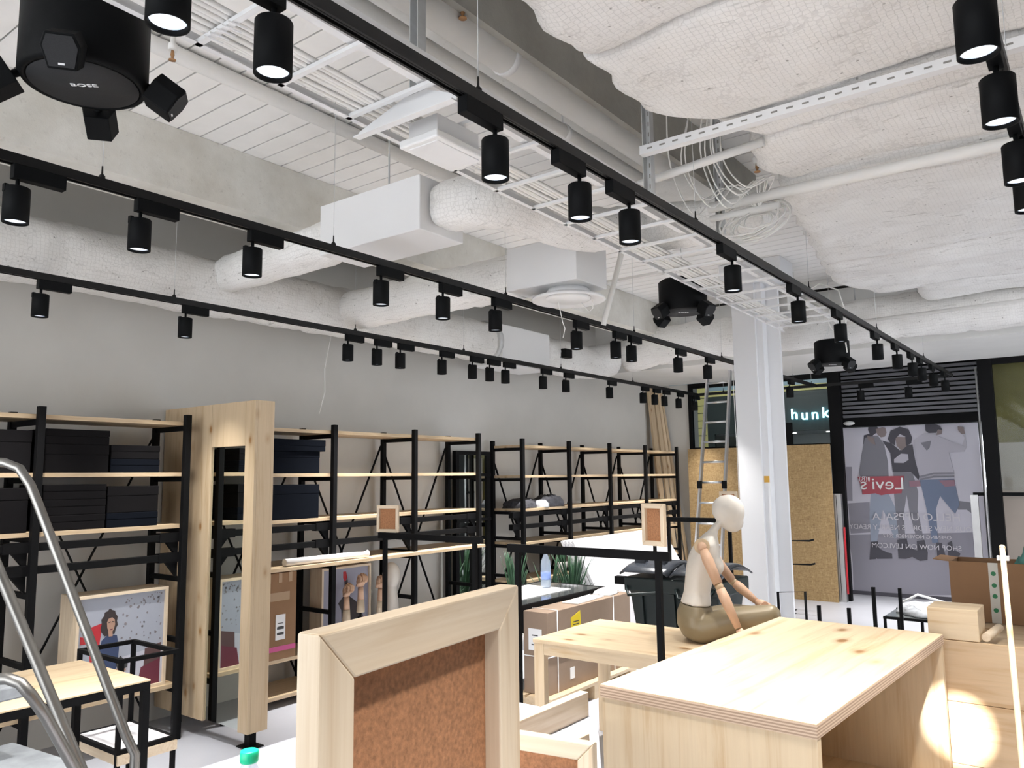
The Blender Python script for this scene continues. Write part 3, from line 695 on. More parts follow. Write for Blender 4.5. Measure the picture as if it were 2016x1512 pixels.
for k in range(44):
    if sm is None: sm = MB().box(-0.013, 0.013, -0.0212, -0.019, -0.0035, 0.0035).build('slot', 'groove_dark', s); sm.location = (0.05, 0, 0)
    else: piece(sm, s, (0.05+k*0.062, 0, 0))
def pipe(name, pts, r, mat, label, cat='pipe', n=16, extra=None):
    t = thing(name, label, cat, pts[0]); o = Vector(pts[0])
    MB().tube([Vector(p)-o for p in pts], r, n).build('pipe', mat, t)
    if extra: extra(t, o)
    return t
def clamps(pos, r, top):
    def f(t, o):
        for p in pos:
            p = Vector(p)-o; MB().tube([p+Vector((0, -0.015, 0)), p+Vector((0, 0.015, 0))], r+0.006, 14).build('clamp', 'white_metal', t)
            MB().tube([p+Vector((0, 0, r)), (p.x, p.y, top-o.z)], 0.005, 6).build('hanger_rod', 'white_metal', t)
    return f
pipe('ceiling_pipe', [(-1.62, 3.92, 3.075), (1.45, 3.98, 3.075)], 0.028, 'white_paint', 'white pipe below the insulation blanket, farther than the slotted strut')
pipe('ceiling_pipe', [(-1.62, 3.94, 3.02), (-1.25, 3.95, 3.02)], 0.018, 'white_paint', 'short thin pipe ending under the white pipe')
pipe('ceiling_pipe', [(-1.75, 3.36, 3.07), (-1.12, 3.36, 3.12)], 0.02, 'white_paint', 'short white pipe between strut channel and insulation blanket')
pipe('ceiling_pipe', [(-1.95, 7.9, 3.08), (2.5, 7.85, 3.12)], 0.016, 'white_paint', 'thin white pipe crossing above the far end of the near track')
pipe('sprinkler_pipe', [(-2.08, -1.5, 3.37), (-2.08, 4.0, 3.37)], 0.045, 'white_paint', 'white sprinkler pipe running beside the cable tray', extra=clamps([(-2.08, 1.15, 3.37), (-2.08, 3.2, 3.37)], 0.045, 3.5))
pipe('ceiling_pipe', [(-1.90, -1.5, 3.40), (-1.90, 4.05, 3.40)], 0.066, 'white_paint', 'thick white pipe running along the lumpy beam', extra=clamps([(-1.90, 1.0, 3.40), (-1.90, 2.5, 3.40)], 0.066, 3.5))
pipe('conduit', [(-3.33, -1.5, 3.655), (-3.42, 5.5, 3.655)], 0.04, 'white_paint', 'white conduit fixed along the plank ceiling')
p0, p1 = onY(1222, 505, 4.9), onY(1188, 640, 4.9)
pipe('brace_pipe', [(p0.x+0.12, p0.y, ZC-0.005), tuple(p0), tuple(p1)], 0.02, 'white_paint', 'slanting white pipe beside the round diffuser', n=12)
p0, p1 = onY(1190, 556, 6.8), onY(1450, 508, 6.8)
pipe('conduit', [tuple(p0), tuple(p1)], 0.014, 'white_paint', 'thin white conduit above the second pendant speaker', n=10)
def sprinkler(loc, label, up):
    t = thing('fire_sprinkler', label, 'sprinkler', loc)
    MB().lathe([(0.02, 0.0), (0.02, 0.03), (0.012, 0.035), (0.012, up)], n=12).build('nipple', 'white_paint', t)
    MB().lathe([(0.0, -0.045), (0.016, -0.045), (0.016, -0.042), (0.004, -0.038), (0.009, -0.02), (0.006, 0.0), (0, 0)], n=12).build('deflector', 'copper', t)
p = onZ(911, 15, 3.42); sprinkler(tuple(p), 'copper sprinkler head at the top above the thick pipe', 0.08)
p = onZ(340, 100, 3.55); sprinkler(tuple(p), 'sprinkler head under the plank ceiling near the large speaker', 0.15)
p = onZ(1490, 322, 3.2); sprinkler(tuple(p), 'white sprinkler head beside the coiled cables', 0.3)
p = onZ(1972, 615, 3.15); sprinkler(tuple(p), 'small sprinkler head at the far right of the ceiling', 0.1)

# ---- cable tray
tr = thing('cable_tray', 'white ladder cable tray full of cables above the near track', 'cable tray', (0, 0, 2.95))
TX = lambda y: -2.02-0.038*y
ye = 7.12
TR = lambda y: -1.59-0.008*y
for fx, sg_ in ((TX, 1), (TR, -1)):
    MB().bar((fx(-0.8), -0.8, 0), (fx(ye), ye, 0), 0.010, 0.032).build('rail', 'white_metal', tr)
    MB().bar((fx(-0.8)+sg_*0.01, -0.8, -0.017), (fx(ye)+sg_*0.01, ye, -0.017), 0.020, 0.003).build('rail_lip', 'white_metal', tr)
k = 0; yy = -0.6
while yy < ye:
    MB().bar((TX(yy), yy, -0.012), (TR(yy), yy, -0.012), 0.020, 0.013).build('rung', 'white_metal', tr); yy += 0.3
for i in range(7):
    xo = 0.055+i*0.022
    pts = [(TX(v)+xo+0.006*math.sin(v*3+i), v, 0.004+0.004*math.sin(v*2.1+i*2)) for v in [-0.8+0.35*q for q in range(23)]]
    MB().tube(pts, 0.009, 6).build('cable', 'white_cable', tr)
MB().bar((TR(-0.8)-0.10, -0.8, 0.012), (TR(ye)-0.16, ye, 0.012), 0.03, 0.02).build('cable_channel', 'white_metal', tr)
for yy in (0.6, 1.2, 2.4, 3.3, 4.2):
    for i in range(5): MB().bar((TX(yy)+0.07+i*0.03, yy-0.02, -0.021), (TX(yy)+0.09+i*0.03, yy+0.03, -0.03), 0.004, 0.004).build('cable_tie', 'white_plastic', tr)
def hanger(xy, zb, label):
    t = thing('tray_hanger', label, 'hanger', (xy[0], xy[1], 0), group='cable tray hangers')
    mb = MB().box(-0.02, 0.02, 0.016, 0.02, zb, ZC-0.004); mb.box(-0.02, -0.017, -0.02, 0.016, zb, ZC-0.004); mb.box(0.017, 0.02, -0.02, 0.016, zb, ZC-0.004)
    mb.build('strut', 'galvanized', t)
    for q in range(int((ZC-zb)/0.05)): 
        if q < 16: MB().box(-0.006, 0.006, 0.0145, 0.0165, zb+0.03+q*0.05, zb+0.05+q*0.05).build('slot', 'groove_dark', t)
    return t
a = onZ(822, 205, 2.93); h1 = hanger((a.x, a.y), 2.90, 'slotted strut hanger holding the cable tray bracket, nearest')
mbk = MB(); mbk.prism([(-0.27, -0.025), (0.20, -0.025), (0.20, 0.0), (0.06, 0.06), (-0.04, 0.06), (-0.27, 0.0)], lambda u_, v_, t_: (u_, t_, v_+2.895), -0.025, -0.02); mbk.box(-0.27, 0.20, -0.05, -0.02, 2.868, 2.873); mbk.build('bracket_arm', 'white_metal', h1)
a = onZ(1271, 375, 2.95); hanger((a.x+0.02, a.y), 2.93, 'slotted strut hanger at the end of the strut channel')
a = onZ(1418, 425, 3.05); hanger((a.x, a.y), 2.94, 'slotted strut hanger beside the coiled cables')
# ---- emergency luminaire on the tray
el = thing('emergency_light', 'white square ceiling luminaire hanging under the cable tray', 'light', (-1.86, 2.06, 2.825))
MB().box(-0.07, 0.07, -0.11, 0.12, 0.028, 0.10).build('housing', 'white_metal', el, bevel=0.004)
MB().box(-0.092, 0.092, -0.135, 0.145, 0.0, 0.03).build('frame', 'white_plastic', el, bevel=0.006)
MB().box(-0.07, 0.07, -0.11, 0.12, -0.003, 0.002).build('diffuser', 'white_metal', el, bevel=0.002)
# ---- coiled cables
cc = thing('cable_coil', 'tangled coil of white cables hanging beside the insulation blanket', 'cable coil', (-1.38, 3.95, 3.02))
rnd = random.Random(4)
for k in range(9):
    R0 = rnd.uniform(0.08, 0.17); c0 = Vector((rnd.uniform(-0.05, 0.05), rnd.uniform(-0.05, 0.05), rnd.uniform(-0.04, 0.02)-0.05)); tl = rnd.uniform(-0.3, 0.3)
    MB().tube([c0+Vector((R0*math.cos(t), 0.10*math.sin(t+tl*3), R0*rnd.uniform(0.72, 0.8)*math.sin(t+tl))) for t in [2*math.pi*q/22 for q in range(23)]], 0.0045, 6, False).build('cable_loop', 'white_cable', cc)
for k in range(8):
    x0 = rnd.uniform(-0.30, 0.05)
    MB().tube(smooth([(x0, -0.4+rnd.uniform(-.1, .1), 0.5), (x0-0.05, -0.35, 0.2), (x0+0.03, -0.25, 0.0+rnd.uniform(-.06, .05)), (x0+0.12, -0.1, 0.12), (0.02, 0, 0.0)]), 0.004, 6, False).build('cable_strand', 'white_cable', cc)
# small loose cable at tray end
a = onY(1640, 600, 6.9)
lc = thing('loose_cable', 'white cable looping down at the end of the cable tray', 'cable', tuple(a))
MB().tube([(-0.25, 0.1, 0.16), (-0.1, 0.0, 0.20), (0.05, 0, 0.12), (0.10, 0, -0.1), (0.08, 0, -0.3), (0.09, 0, -0.42)], 0.006, 6).build('cable', 'white_cable', lc)
MB().tube([(-0.25, 0.1, 0.12), (-0.1, 0.05, 0.0), (-0.03, 0, -0.2), (0.06, 0, -0.32)], 0.005, 6).build('cable', 'white_cable', lc)
# dangling white cable against the wall, from the duct
a = onX(655, 645, -5.1); b_ = onX(628, 815, -5.1)
solo(MB().tube([(0, 0, 0), (-0.02, -0.06, -0.35), (0, -0.07, -0.55), (0, a.y*0+(b_.y-a.y), b_.z-a.z)], 0.004, 6), 'dangling_cable', 'white_cable', 'thin white cable dangling in front of the grey wall', 'cable', loc=tuple(a))
# air handling grey box beyond tray
a = onY(1530, 480, 7.9)
ab = thing('duct_box', 'beige rectangular duct rising beyond the cable tray', 'duct', (a.x, 7.9, 3.0)); MB().box(-0.22, 0.12, -0.15, 0.1, 0.25, 0.69).build('casing', 'bulkhead_paint', ab, bevel=0.004); MB().box(-0.24, 0.14, -0.17, 0.12, 0.2, 0.25).build('flange', 'galvanized', ab)

# ================================================================ WALL SHELVING
XFt, XRr = -4.94, -5.34
def shelving(label, ys, zt_, levels, bars, barspan, topz=2.09, extra_low=()):
    t = thing('shelving_unit', label, 'shelving', (0, ys[0], 0), group='black steel wall shelving units'); y0 = ys[0]
    post = None
    for yy in ys:
        for X in (XFt, XRr):
            h = topz if X == XFt else topz-0.01
            if post is None: post = MB().box(-0.02, 0.02, -0.02, 0.02, 0, topz).build('post', 'black_steel', t, bevel=0.002); post.location = (X, 0, 0)
            else: piece(post, t, (X, yy-y0, h-topz))
    sb = {}; rl = None
    for zi, dx in levels:
        for a, b_ in zip(ys, ys[1:]):
            k = (round(b_-a, 3), dx)
            if k not in sb:
                sb[k] = MB().box(XRr-0.02, XFt-0.022+dx, 0.0, b_-a, -0.026, 0).build('shelf_board', 'fir_y', t, bevel=0.001); sb[k].location = (0, a-y0, zi)
            else: piece(sb[k], t, (0, a-y0, zi))
        for yy in ys:
            if rl is None: rl = MB().box(XRr+0.02, XFt-0.02, -0.012, 0.012, -0.06, -0.028).build('side_rail', 'black_steel', t); rl.location = (0, yy-y0, zi)
            else: piece(rl, t, (0, yy-y0, zi))
    for yy in ys: piece(rl, t, (0, yy-y0, 1.05)); piece(rl, t, (0, yy-y0, 0.66))
    for a, b_ in zip(ys, ys[1:]):
        MB().bar((XRr-0.025, a-y0, topz-0.13), (XRr-0.025, b_-y0, 0.1), 0.006, 0.022, (1, 0, 0)).build('cross_brace', 'black_steel', t)
        MB().bar((XRr-0.032, b_-y0, topz-0.13), (XRr-0.032, a-y0, 0.1), 0.006, 0.022, (1, 0, 0)).build('cross_brace', 'black_steel', t)
    br = None
    for z in bars:
        MB().box(XFt-0.065, XFt-0.025, barspan[0]-y0, barspan[1]-y0, z-0.022, z+0.022).build('hanging_bar', 'black_steel', t, bevel=0.003)
        for yy in ys:
            if barspan[0] <= yy <= barspan[1]+0.01:
                if br is None:
                    m_ = MB().box(-0.075, -0.02, -0.15, 0.02, -0.03, 0.03)
                    m_.prism([(-0.02, 0.0), (-0.10, 0.0), (-0.02, -0.10)], lambda u_, v_, s_: (s_, u_, v_-0.03), -0.06, -0.03)
                    br = m_.build('bar_bracket', 'black_steel', t); br.location = (XFt, yy-y0, z)
                else: piece(br, t, (XFt, yy-y0, z))
    return t
shelving('black steel and pine shelving unit at the left, holding the charcoal boxes', [1.07, 1.99, 2.905], 0, [(2.045, 0), (1.705, 0), (1.365, 0), (0.345, 0)], (1.28, 1.15), (0.5, 2.90))
shelving('black steel and pine shelving unit between mirror panel and standing mirror', [3.25, 4.17, 5.086, 5.975], 0, [(2.035, 0), (1.695, 0), (1.35, 0), (1.01, 0.10), (0.345, 0), (0.085, 0)], (1.28, 1.15), (3.1, 5.99), 2.08)
shelving('long far shelving unit behind the leaning white boards', [6.70, 7.60, 8.52, 9.456, 10.41], 0, [(1.985, 0), (1.665, 0), (1.315, 0), (0.965, 0), (0.57, 0)], (1.255, 1.13), (6.55, 10.43), 2.05)

def carton(name, x0, x1, y0, y1, z0, z1, mat, label, cat='box', group=None, lid=0.0, bev=0.004):
    t = thing(name, label, cat, ((x0+x1)/2, (y0+y1)/2, z0), group=group); a, b_, h = (x1-x0)/2, (y1-y0)/2, z1-z0
    if lid:
        MB().box(-a, a, -b_, b_, 0, h-lid).build('tray', mat, t, bevel=bev)
        MB().box(-a-0.0015, a+0.0015, -b_-0.0015, b_+0.0015, h-lid, h).build('lid', mat, t, bevel=bev)
    else:
        MB().box(-a, a, -b_, b_, 0, h).build('body', mat, t, bevel=bev)
        MB().box(-a, a+0.001, -0.002, 0.002, h-0.001, h+0.001).build('lid_seam', 'ink_dark', t)
    return t
G = 'dark storage boxes on the shelves'
XA, XB = -5.30, -4.97
carton('storage_box', XA, XB, 1.62, 1.96, 1.705, 1.95, 'box_charcoal', 'charcoal box at the left end of the upper box shelf', group=G, lid=0.07)
carton('storage_box', XA, XB, 2.03, 2.405, 1.705, 1.875, 'box_charcoal', 'wide charcoal box below another, upper box shelf at left', group=G, lid=0.06)
carton('storage_box', XA, XB, 2.03, 2.405, 1.8755, 1.965, 'box_charcoal', 'shallow charcoal box topmost of its stack, upper box shelf at left', group=G, lid=0.04)
carton('storage_box', XA, XB, 2.42, 2.735, 1.705, 1.79, 'box_navy', 'shallow navy box under a charcoal one, upper box shelf at left', group=G, lid=0.04)
carton('storage_box', XA, XB, 2.42, 2.735, 1.7905, 1.878, 'box_charcoal', 'shallow charcoal box on a navy one, upper box shelf at left', group=G, lid=0.04)
carton('storage_box', XA, XB, 1.60, 1.96, 1.365, 1.62, 'box_charcoal', 'charcoal box at the left end of the lower box shelf', group=G, lid=0.07)
carton('storage_box', XA, XB, 2.035, 2.40, 1.365, 1.455, 'box_charcoal', 'lowest of three stacked charcoal boxes, lower box shelf at left', group=G, lid=0.04)
carton('storage_box', XA, XB, 2.035, 2.40, 1.4555, 1.545, 'box_charcoal', 'middle of three stacked charcoal boxes, lower box shelf at left', group=G, lid=0.04)
carton('storage_box', XA, XB, 2.035, 2.40, 1.5455, 1.635, 'box_charcoal', 'topmost of three stacked charcoal boxes, lower box shelf at left', group=G, lid=0.04)
carton('storage_box', XA, XB, 2.41, 2.737, 1.365, 1.455, 'box_navy', 'shallow navy box at the right of the lower box shelf', group=G, lid=0.04)
carton('storage_box', XA, XB, 2.41, 2.737, 1.4555, 1.62, 'box_charcoal', 'tall charcoal box on the navy one, lower box shelf at left', group=G, lid=0.06)
carton('storage_box', XA, XB, 3.30, 4.05, 1.695, 1.865, 'box_navy', 'large navy box right of the mirror panel, upper shelf', group=G, lid=0.05)
carton('storage_box', XA, XB+0.02, 3.28, 4.09, 1.8655, 1.955, 'box_navy', 'flat navy box overhanging the large one right of the mirror panel', group=G, lid=0.05)
carton('storage_box', XA, XB, 3.30, 4.05, 1.35, 1.61, 'box_navy', 'large navy box right of the mirror panel, lower shelf', group=G, lid=0.07)

# ---- mirror panel standing out from the wall
mp = thing('mirror_panel', 'tall pine wall panel with a narrow mirror between the shelves', 'mirror', (-4.345, 3.02, 0))
pz0, pz1, L = 0.10, 2.16, 1.085
MB().box(-L, -0.49, 0, 0.02, pz0, pz1).build('panel_board', 'fir_z', mp, bevel=0.001)
MB().box(-0.488, -0.105, 0, 0.02, 1.87, pz1).build('header_board', 'fir_z', mp, bevel=0.001)
MB().box(-0.103, 0.0, 0, 0.02, pz0, pz1).build('stile_board', 'fir_z', mp, bevel=0.001)
MB().box(-0.024, 0.0, 0.0205, 0.145, pz0, pz1).build('end_board', 'fir_z', mp, bevel=0.001)
MB().box(-L, -0.03, 0.125, 0.145, pz0, pz1).build('back_board', 'fir_z', mp)
MB().box(-L, -0.03, 0.021, 0.124, pz1-0.02, pz1).build('top_board', 'fir_x', mp)
MB().box(-0.486, -0.107, 0.012, 0.016, pz0+0.01, 1.868).build('mirror_glass', 'mirror', mp)
MB().box(-0.10, -0.05, 0.05, 0.10, 0, pz0).build('foot', 'black_steel', mp); MB().box(-0.14, -0.01, 0.02, 0.13, 0, 0.008).build('foot_plate', 'black_steel', mp)
MB().box(-0.95, -0.90, 0.05, 0.10, 0, pz0).build('foot', 'black_steel', mp)

# ---- pictures
def mk(name, c): plain(name, c, 0.5)
mk('art_pale', (0.36, 0.38, 0.44)); mk('art_flower', (0.22, 0.20, 0.21)); mk('art_denim', (0.03, 0.05, 0.12)); mk('art_hair', (0.03, 0.02, 0.02)); mk('art_skin', (0.42, 0.25, 0.18)); mk('art_red', (0.45, 0.02, 0.03)); mk('art_white', (0.5, 0.5, 0.56)); mk('art_brown', (0.10, 0.05, 0.05)); mk('art_maroon', (0.14, 0.02, 0.04)); mk('art_dog', (0.04, 0.04, 0.04)); mk('art_grey', (0.30, 0.30, 0.37))
def picture(label, xf, depth, y0, y1, z0, z1, prints, ground, fw=0.018):
    t = thing('framed_picture', label, 'picture', (xf, y0, z0)); W, Hh = y1-y0, z1-z0
    MB().box(-depth, 0, 0, fw, 0, Hh).build('frame_side', 'pine_clear_z', t); MB().box(-depth, 0, W-fw, W, 0, Hh).build('frame_side', 'pine_clear_z', t)
    MB().box(-depth, 0, fw, W-fw, Hh-fw, Hh).build('frame_top', 'pine_clear_y', t); MB().box(-depth, 0, fw, W-fw, 0, fw).build('frame_bottom', 'pine_clear_y', t)
    MB().box(-0.03, -0.018, fw, W-fw, fw, Hh-fw).build('print', ground, t)
    i = -1; last = ''
    for nm, m_, pts in prints:
        i += 0 if nm == last == 'printed_flower' else 1; last = nm
        MB().prism([(fw+(W-2*fw)*a, fw+(Hh-2*fw)*(1-b_)) for a, b_ in pts], lambda a, b_, s_: (s_, a, b_), -0.019, -0.018+0.00035*(i+1)).build(nm, m_, t)
    return t
rnd = random.Random(11)
flowers = []
for k in range(60):
    cx, cy = rnd.uniform(0.5, 0.97), rnd.uniform(0.03, 0.55)
    if rnd.random() < 0.4: cx = rnd.uniform(0.62, 0.95); cy = rnd.uniform(0.02, 0.16)
    r = rnd.uniform(0.006, 0.016); flowers.append(('printed_flower', 'art_flower', [(cx+r*math.cos(q*1.05)*rnd.uniform(.6, 1.3), cy+r*math.sin(q*1.05)*rnd.uniform(.6, 1.3)) for q in range(6)]))
A = [('printed_dado', 'art_white', [(0.3, 0.68), (1, 0.60), (1, 1), (0.3, 1)]), ('printed_phone_box', 'art_red', [(0.03, 0.38), (0.12, 0.40), (0.14, 0.30), (0.27, 0.27), (0.24, 0.55), (0.15, 0.68), (0.13, 0.46), (0.03, 0.46)])] + flowers + [
     ('printed_curtain', 'art_brown', [(0.78, 0.61), (0.98, 0.57), (0.97, 0.80), (0.77, 0.83)]), ('printed_sofa', 'art_maroon', [(0.74, 0.80), (0.97, 0.74), (0.97, 1), (0.70, 1)]),
     ('printed_jacket', 'art_denim', [(0.22, 0.62), (0.27, 0.45), (0.34, 0.40), (0.44, 0.42), (0.47, 0.55), (0.46, 0.72), (0.42, 0.82), (0.24, 0.80)]), ('printed_legs', 'art_hair', [(0.25, 0.80), (0.44, 0.80), (0.46, 1), (0.25, 1)]),
     ('printed_hair', 'art_hair', [(0.265, 0.37), (0.25, 0.33), (0.262, 0.28), (0.255, 0.235), (0.285, 0.20), (0.29, 0.165), (0.325, 0.155), (0.345, 0.13), (0.375, 0.15), (0.405, 0.16), (0.415, 0.195), (0.44, 0.225), (0.432, 0.27), (0.445, 0.31), (0.425, 0.34), (0.41, 0.40), (0.30, 0.41)]),
     ('printed_face', 'art_skin', [(0.318, 0.27), (0.335, 0.235), (0.375, 0.225), (0.405, 0.25), (0.412, 0.30), (0.40, 0.35), (0.375, 0.385), (0.345, 0.375), (0.325, 0.33)]),
     ('printed_neck', 'art_skin', [(0.335, 0.36), (0.385, 0.375), (0.39, 0.42), (0.345, 0.42)]), ('printed_brow', 'art_hair', [(0.335, 0.272), (0.36, 0.264), (0.36, 0.272), (0.335, 0.280)]), ('printed_brow', 'art_hair', [(0.375, 0.264), (0.402, 0.270), (0.402, 0.277), (0.375, 0.271)]), ('printed_mouth', 'art_maroon', [(0.355, 0.345), (0.385, 0.342), (0.383, 0.352), (0.358, 0.354)]),
     ('printed_hands', 'art_skin', [(0.30, 0.78), (0.55, 0.76), (0.56, 0.80), (0.36, 0.84)]), ('printed_dog', 'art_dog', [(0.44, 0.70), (0.49, 0.64), (0.53, 0.68), (0.58, 0.70), (0.57, 0.77), (0.47, 0.79)])]
picture('pine framed picture of a person in a denim jacket holding a dog', -4.99, 0.22, 2.27, 2.845, 0.345, 0.965, A, 'art_pale')
B = [('printed_coat', 'art_hair', [(0.40, 0.52), (0.55, 0.40), (0.72, 0.50), (0.85, 0.62), (0.95, 0.92), (0.7, 1.0), (0.38, 1.0), (0.42, 0.75)]), ('printed_hat', 'art_hair', [(0.34, 0.50), (0.48, 0.38), (0.56, 0.5), (0.42, 0.62)]), ('printed_sleeve', 'art_hair', [(0.47, 0.18), (0.54, 0.18), (0.55, 0.4), (0.48, 0.4)]), ('printed_flower', 'art_red', [(0.44, 0.05), (0.50, 0.05), (0.53, 0.14), (0.48, 0.20), (0.44, 0.14)]), ('printed_hand', 'art_skin', [(0.82, 0.78), (0.94, 0.74), (0.95, 0.86), (0.86, 0.90)])]
picture('pine framed picture with dark coated figure behind the wooden hands', -5.10, 0.15, 4.20, 4.725, 0.345, 0.935, B, 'art_grey')

# ---- wooden display hands
def hand_display(loc, rz, h, label):
    t = thing('hand_sculpture', label, 'display hand', loc, rz, 'wooden display hands on stands')
    MB().lathe([(0.05, 0), (0.05, 0.008), (0.008, 0.012)], n=20).build('base', 'black_steel', t); MB().tube([(0, 0, 0.01), (0, 0, h)], 0.006, 8).build('rod', 'black_steel', t)
    MB().box(-0.03, 0.03, -0.006, 0.006, h-0.05, h-0.04).build('clamp', 'black_steel', t)
    MB().lathe([(0.034, h), (0.034, h+0.01), (0.028, h+0.10)], n=18).build('cuff', 'pine_clear_z', t)
    MB().lathe([(0.027, h+0.101), (0.023, h+0.17), (0.022, h+0.20)], n=18).build('wrist', 'wood_finger', t)
    m_ = MB().ball((0, 0, h+0.245), 0.028, 0.042, 0.05); z = h+0.25
    for k, (yy, l) in enumerate(((-0.031, 0.85), (-0.010, 1), (0.011, 0.97), (0.031, 0.8))):
        m_.tube([(0.0, yy, z+0.02), (0.022*l, yy, z+0.055*l), (0.052*l, yy, z+0.035*l), (0.050*l, yy, z+0.0), (0.026, yy, z-0.01)], [0.010, 0.011, 0.011, 0.010, 0.008], 10)
    m_.tube([(0.0, -0.035, z-0.035), (0.03, -0.045, z-0.015), (0.055, -0.025, z-0.005), (0.058, 0.0, z-0.005)], [0.013, 0.012, 0.010, 0.008], 10)
    m_.build('fist', 'wood_finger', t)
hand_display((-5.0, 4.37, 0.345), 0.2, 0.16, 'wooden fist on a stand, leftmost of three before the picture')
hand_display((-5.0, 4.52, 0.345), -0.1, 0.22, 'wooden raised fist on a stand, middle and tallest of three')
hand_display((-5.02, 4.76, 0.345), -0.3, 0.18, 'wooden fist on a stand, right of the picture')
hb = thing('mannequin_bust', 'smooth white mannequin head on the low shelf', 'mannequin head', (-5.12, 4.98, 0.345))
m_ = MB().ball((0, 0, 0.46), 0.085, 0.075, 0.115, 20, 14); m_.tube([(0, 0, 0.02), (0, 0, 0.16), (0.0, 0, 0.38)], [0.11, 0.07, 0.05], 18); o_ = m_.build('head', 'mannequin_white', hb)
rm = o_.modifiers.new('remesh', 'REMESH'); rm.mode = 'VOXEL'; rm.voxel_size = 0.009; rm.use_smooth_shade = True; sm_ = o_.modifiers.new('smooth', 'SMOOTH'); sm_.iterations = 6

# ---- carton on the low shelf with label and tape
t = carton('cardboard_carton', -5.30, -4.96, 3.32, 3.845, 0.345, 0.965, 'cardboard_brown', 'tall brown carton with white barcode label, right of the mirror panel')
MB().box(0.171, 0.173, 0.08, 0.165, 0.14, 0.32).build('label', 'paper_white', t)
for z, hgt, w_ in ((0.255, 0.006, 0.05), (0.215, 0.018, 0.06), (0.175, 0.018, 0.06), (0.232, 0.004, 0.04)): MB().box(0.173, 0.1736, 0.122-w_/2, 0.122+w_/2, z, z+hgt).build('barcode', 'ink_dark', t)
MB().box(0.1705, 0.172, -0.26, 0.26, 0.06, 0.095).build('tape', 'pink_tape', t)
MB().box(0.1705, 0.172, -0.26, 0.20, 0.42, 0.48).build('tape', 'packing_tape', t)
for yy in (0.0, 0.1, 0.19): MB().box(0.1705, 0.172, yy, yy+0.03, 0.55, 0.62).build('tape', 'packing_tape', t)
# roll on the shelf
t = thing('paper_roll', 'white wrapped roll lying on the middle shelf', 'roll', (-4.92, 4.32, 1.01))
m_ = MB().tube([(0, -0.62, 0.03), (0, 0.0, 0.028), (0.01, 0.15, 0.03), (0.01, 0.19, 0.035)], [0.028, 0.027, 0.018, 0.026], 14); m_.build('roll', 'cloth_white', t)
# clothes on far shelf
rnd = random.Random(21)
def pile(loc, sx, sy, sz, mat, label, cat, seed, nm):
    r_ = random.Random(seed); m_ = MB(); n1, n2 = 22, 12; V = []; F = []
    for i in range(n2+1):
        for k in range(n1):
            t_ = math.pi/2*i/n2; p_ = 2*math.pi*k/n1; w_ = 1+0.16*math.sin(3*p_+seed)+0.10*math.sin(7*p_+2*seed)+r_.uniform(-.05, .05)
            V.append((sx*w_*math.cos(t_)**0.6*math.cos(p_), sy*w_*math.cos(t_)**0.6*math.sin(p_), max(0, sz*math.sin(t_)*(1+0.18*math.sin(5*p_+seed+i)*math.cos(t_)+r_.uniform(-.06, .06)))))
    for i in range(n2):
        for k in range(n1): F.append((i*n1+k, i*n1+(k+1) % n1, (i+1)*n1+(k+1) % n1, (i+1)*n1+k))
    F.append(tuple(range(n1-1, -1, -1))); m_.add(V, F, True)
    return solo(m_, nm, mat, label, cat, loc=loc)
pile((-5.13, 6.95, 1.315), 0.15, 0.24, 0.10, 'dark_fabric', 'dark folded clothes in plastic, left pile on the far shelf', 'clothes', 3, 'clothes_pile')
pile((-5.10, 7.38, 1.315), 0.15, 0.20, 0.13, 'dark_fabric', 'dark folded clothes in plastic, right higher pile on the far shelf', 'clothes', 5, 'clothes_pile')
pile((-5.05, 7.17, 1.315), 0.10, 0.10, 0.08, 'plastic_wrap', 'crumpled clear plastic bag between the two clothes piles', 'plastic bag', 8, 'plastic_bag')
# standing mirror
t = thing('standing_mirror', 'tall black framed mirror standing between the shelving units', 'mirror', (-5.30, 6.02, 0)); 
for a, b_, c_, d_ in ((0, 0.05, 0, 1.92), (0.50, 0.55, 0, 1.92)): MB().box(-0.02, 0.03, a, b_, c_, d_).build('frame_side', 'black_steel', t)
MB().box(-0.02, 0.03, 0.05, 0.50, 1.88, 1.92).build('frame_top', 'black_steel', t); MB().box(-0.02, 0.03, 0.05, 0.50, 0.02, 0.06).build('frame_bottom', 'black_steel', t); MB().box(-0.01, 0.01, 0.05, 0.50, 0.06, 1.88).build('glass', 'mirror', t)
for z in (1.66, 1.2): MB().box(0.031, 0.04, 0.0, 0.55, z, z+0.03).build('cross_bar', 'black_steel', t)

# ---- plants
def plant(loc, h, n, seed, label, spread=0.2):
    t = thing('leafy_plant', label, 'plant', loc, group='green plants before the far shelving'); r_ = random.Random(seed)
    MB().lathe([(0.07, 0), (0.09, 0.14), (0.08, 0.14), (0.075, 0.12)], n=18).build('pot', 'pot_grey', t)
    for k in range(n):
        a = r_.uniform(0, 6.28); ln = h*r_.uniform(0.5, 1.0); sp = spread*r_.uniform(0.2, 1.0)
        P = [Vector((sp*u_**1.6*math.cos(a), sp*u_**1.6*math.sin(a), 0.10+ln*u_-0.10*sp/spread*u_**3)) for u_ in (0, .3, .6, .85, 1)]
        side = Vector((-math.sin(a), math.cos(a), 0)); w_ = [0.004, 0.014, 0.016, 0.010, 0.001]; m_ = MB()
        m_.add([p_+side*s_*w for p_, w in zip(P, w_) for s_ in (-1, 1)], [(2*i, 2*i+1, 2*i+3, 2*i+2) for i in range(4)], True)
        q = m_.build('leaf', 'leaf_green', t); sd = q.modifiers.new('solid', 'SOLIDIFY'); sd.thickness = 0.0015
plant((-4.72, 6.25, 0), 0.92, 46, 1, 'tall dark green plant behind the glass table, left', 0.16)
plant((-4.55, 7.02, 0), 0.88, 60, 2, 'bushy green plant behind the water bottle', 0.30)
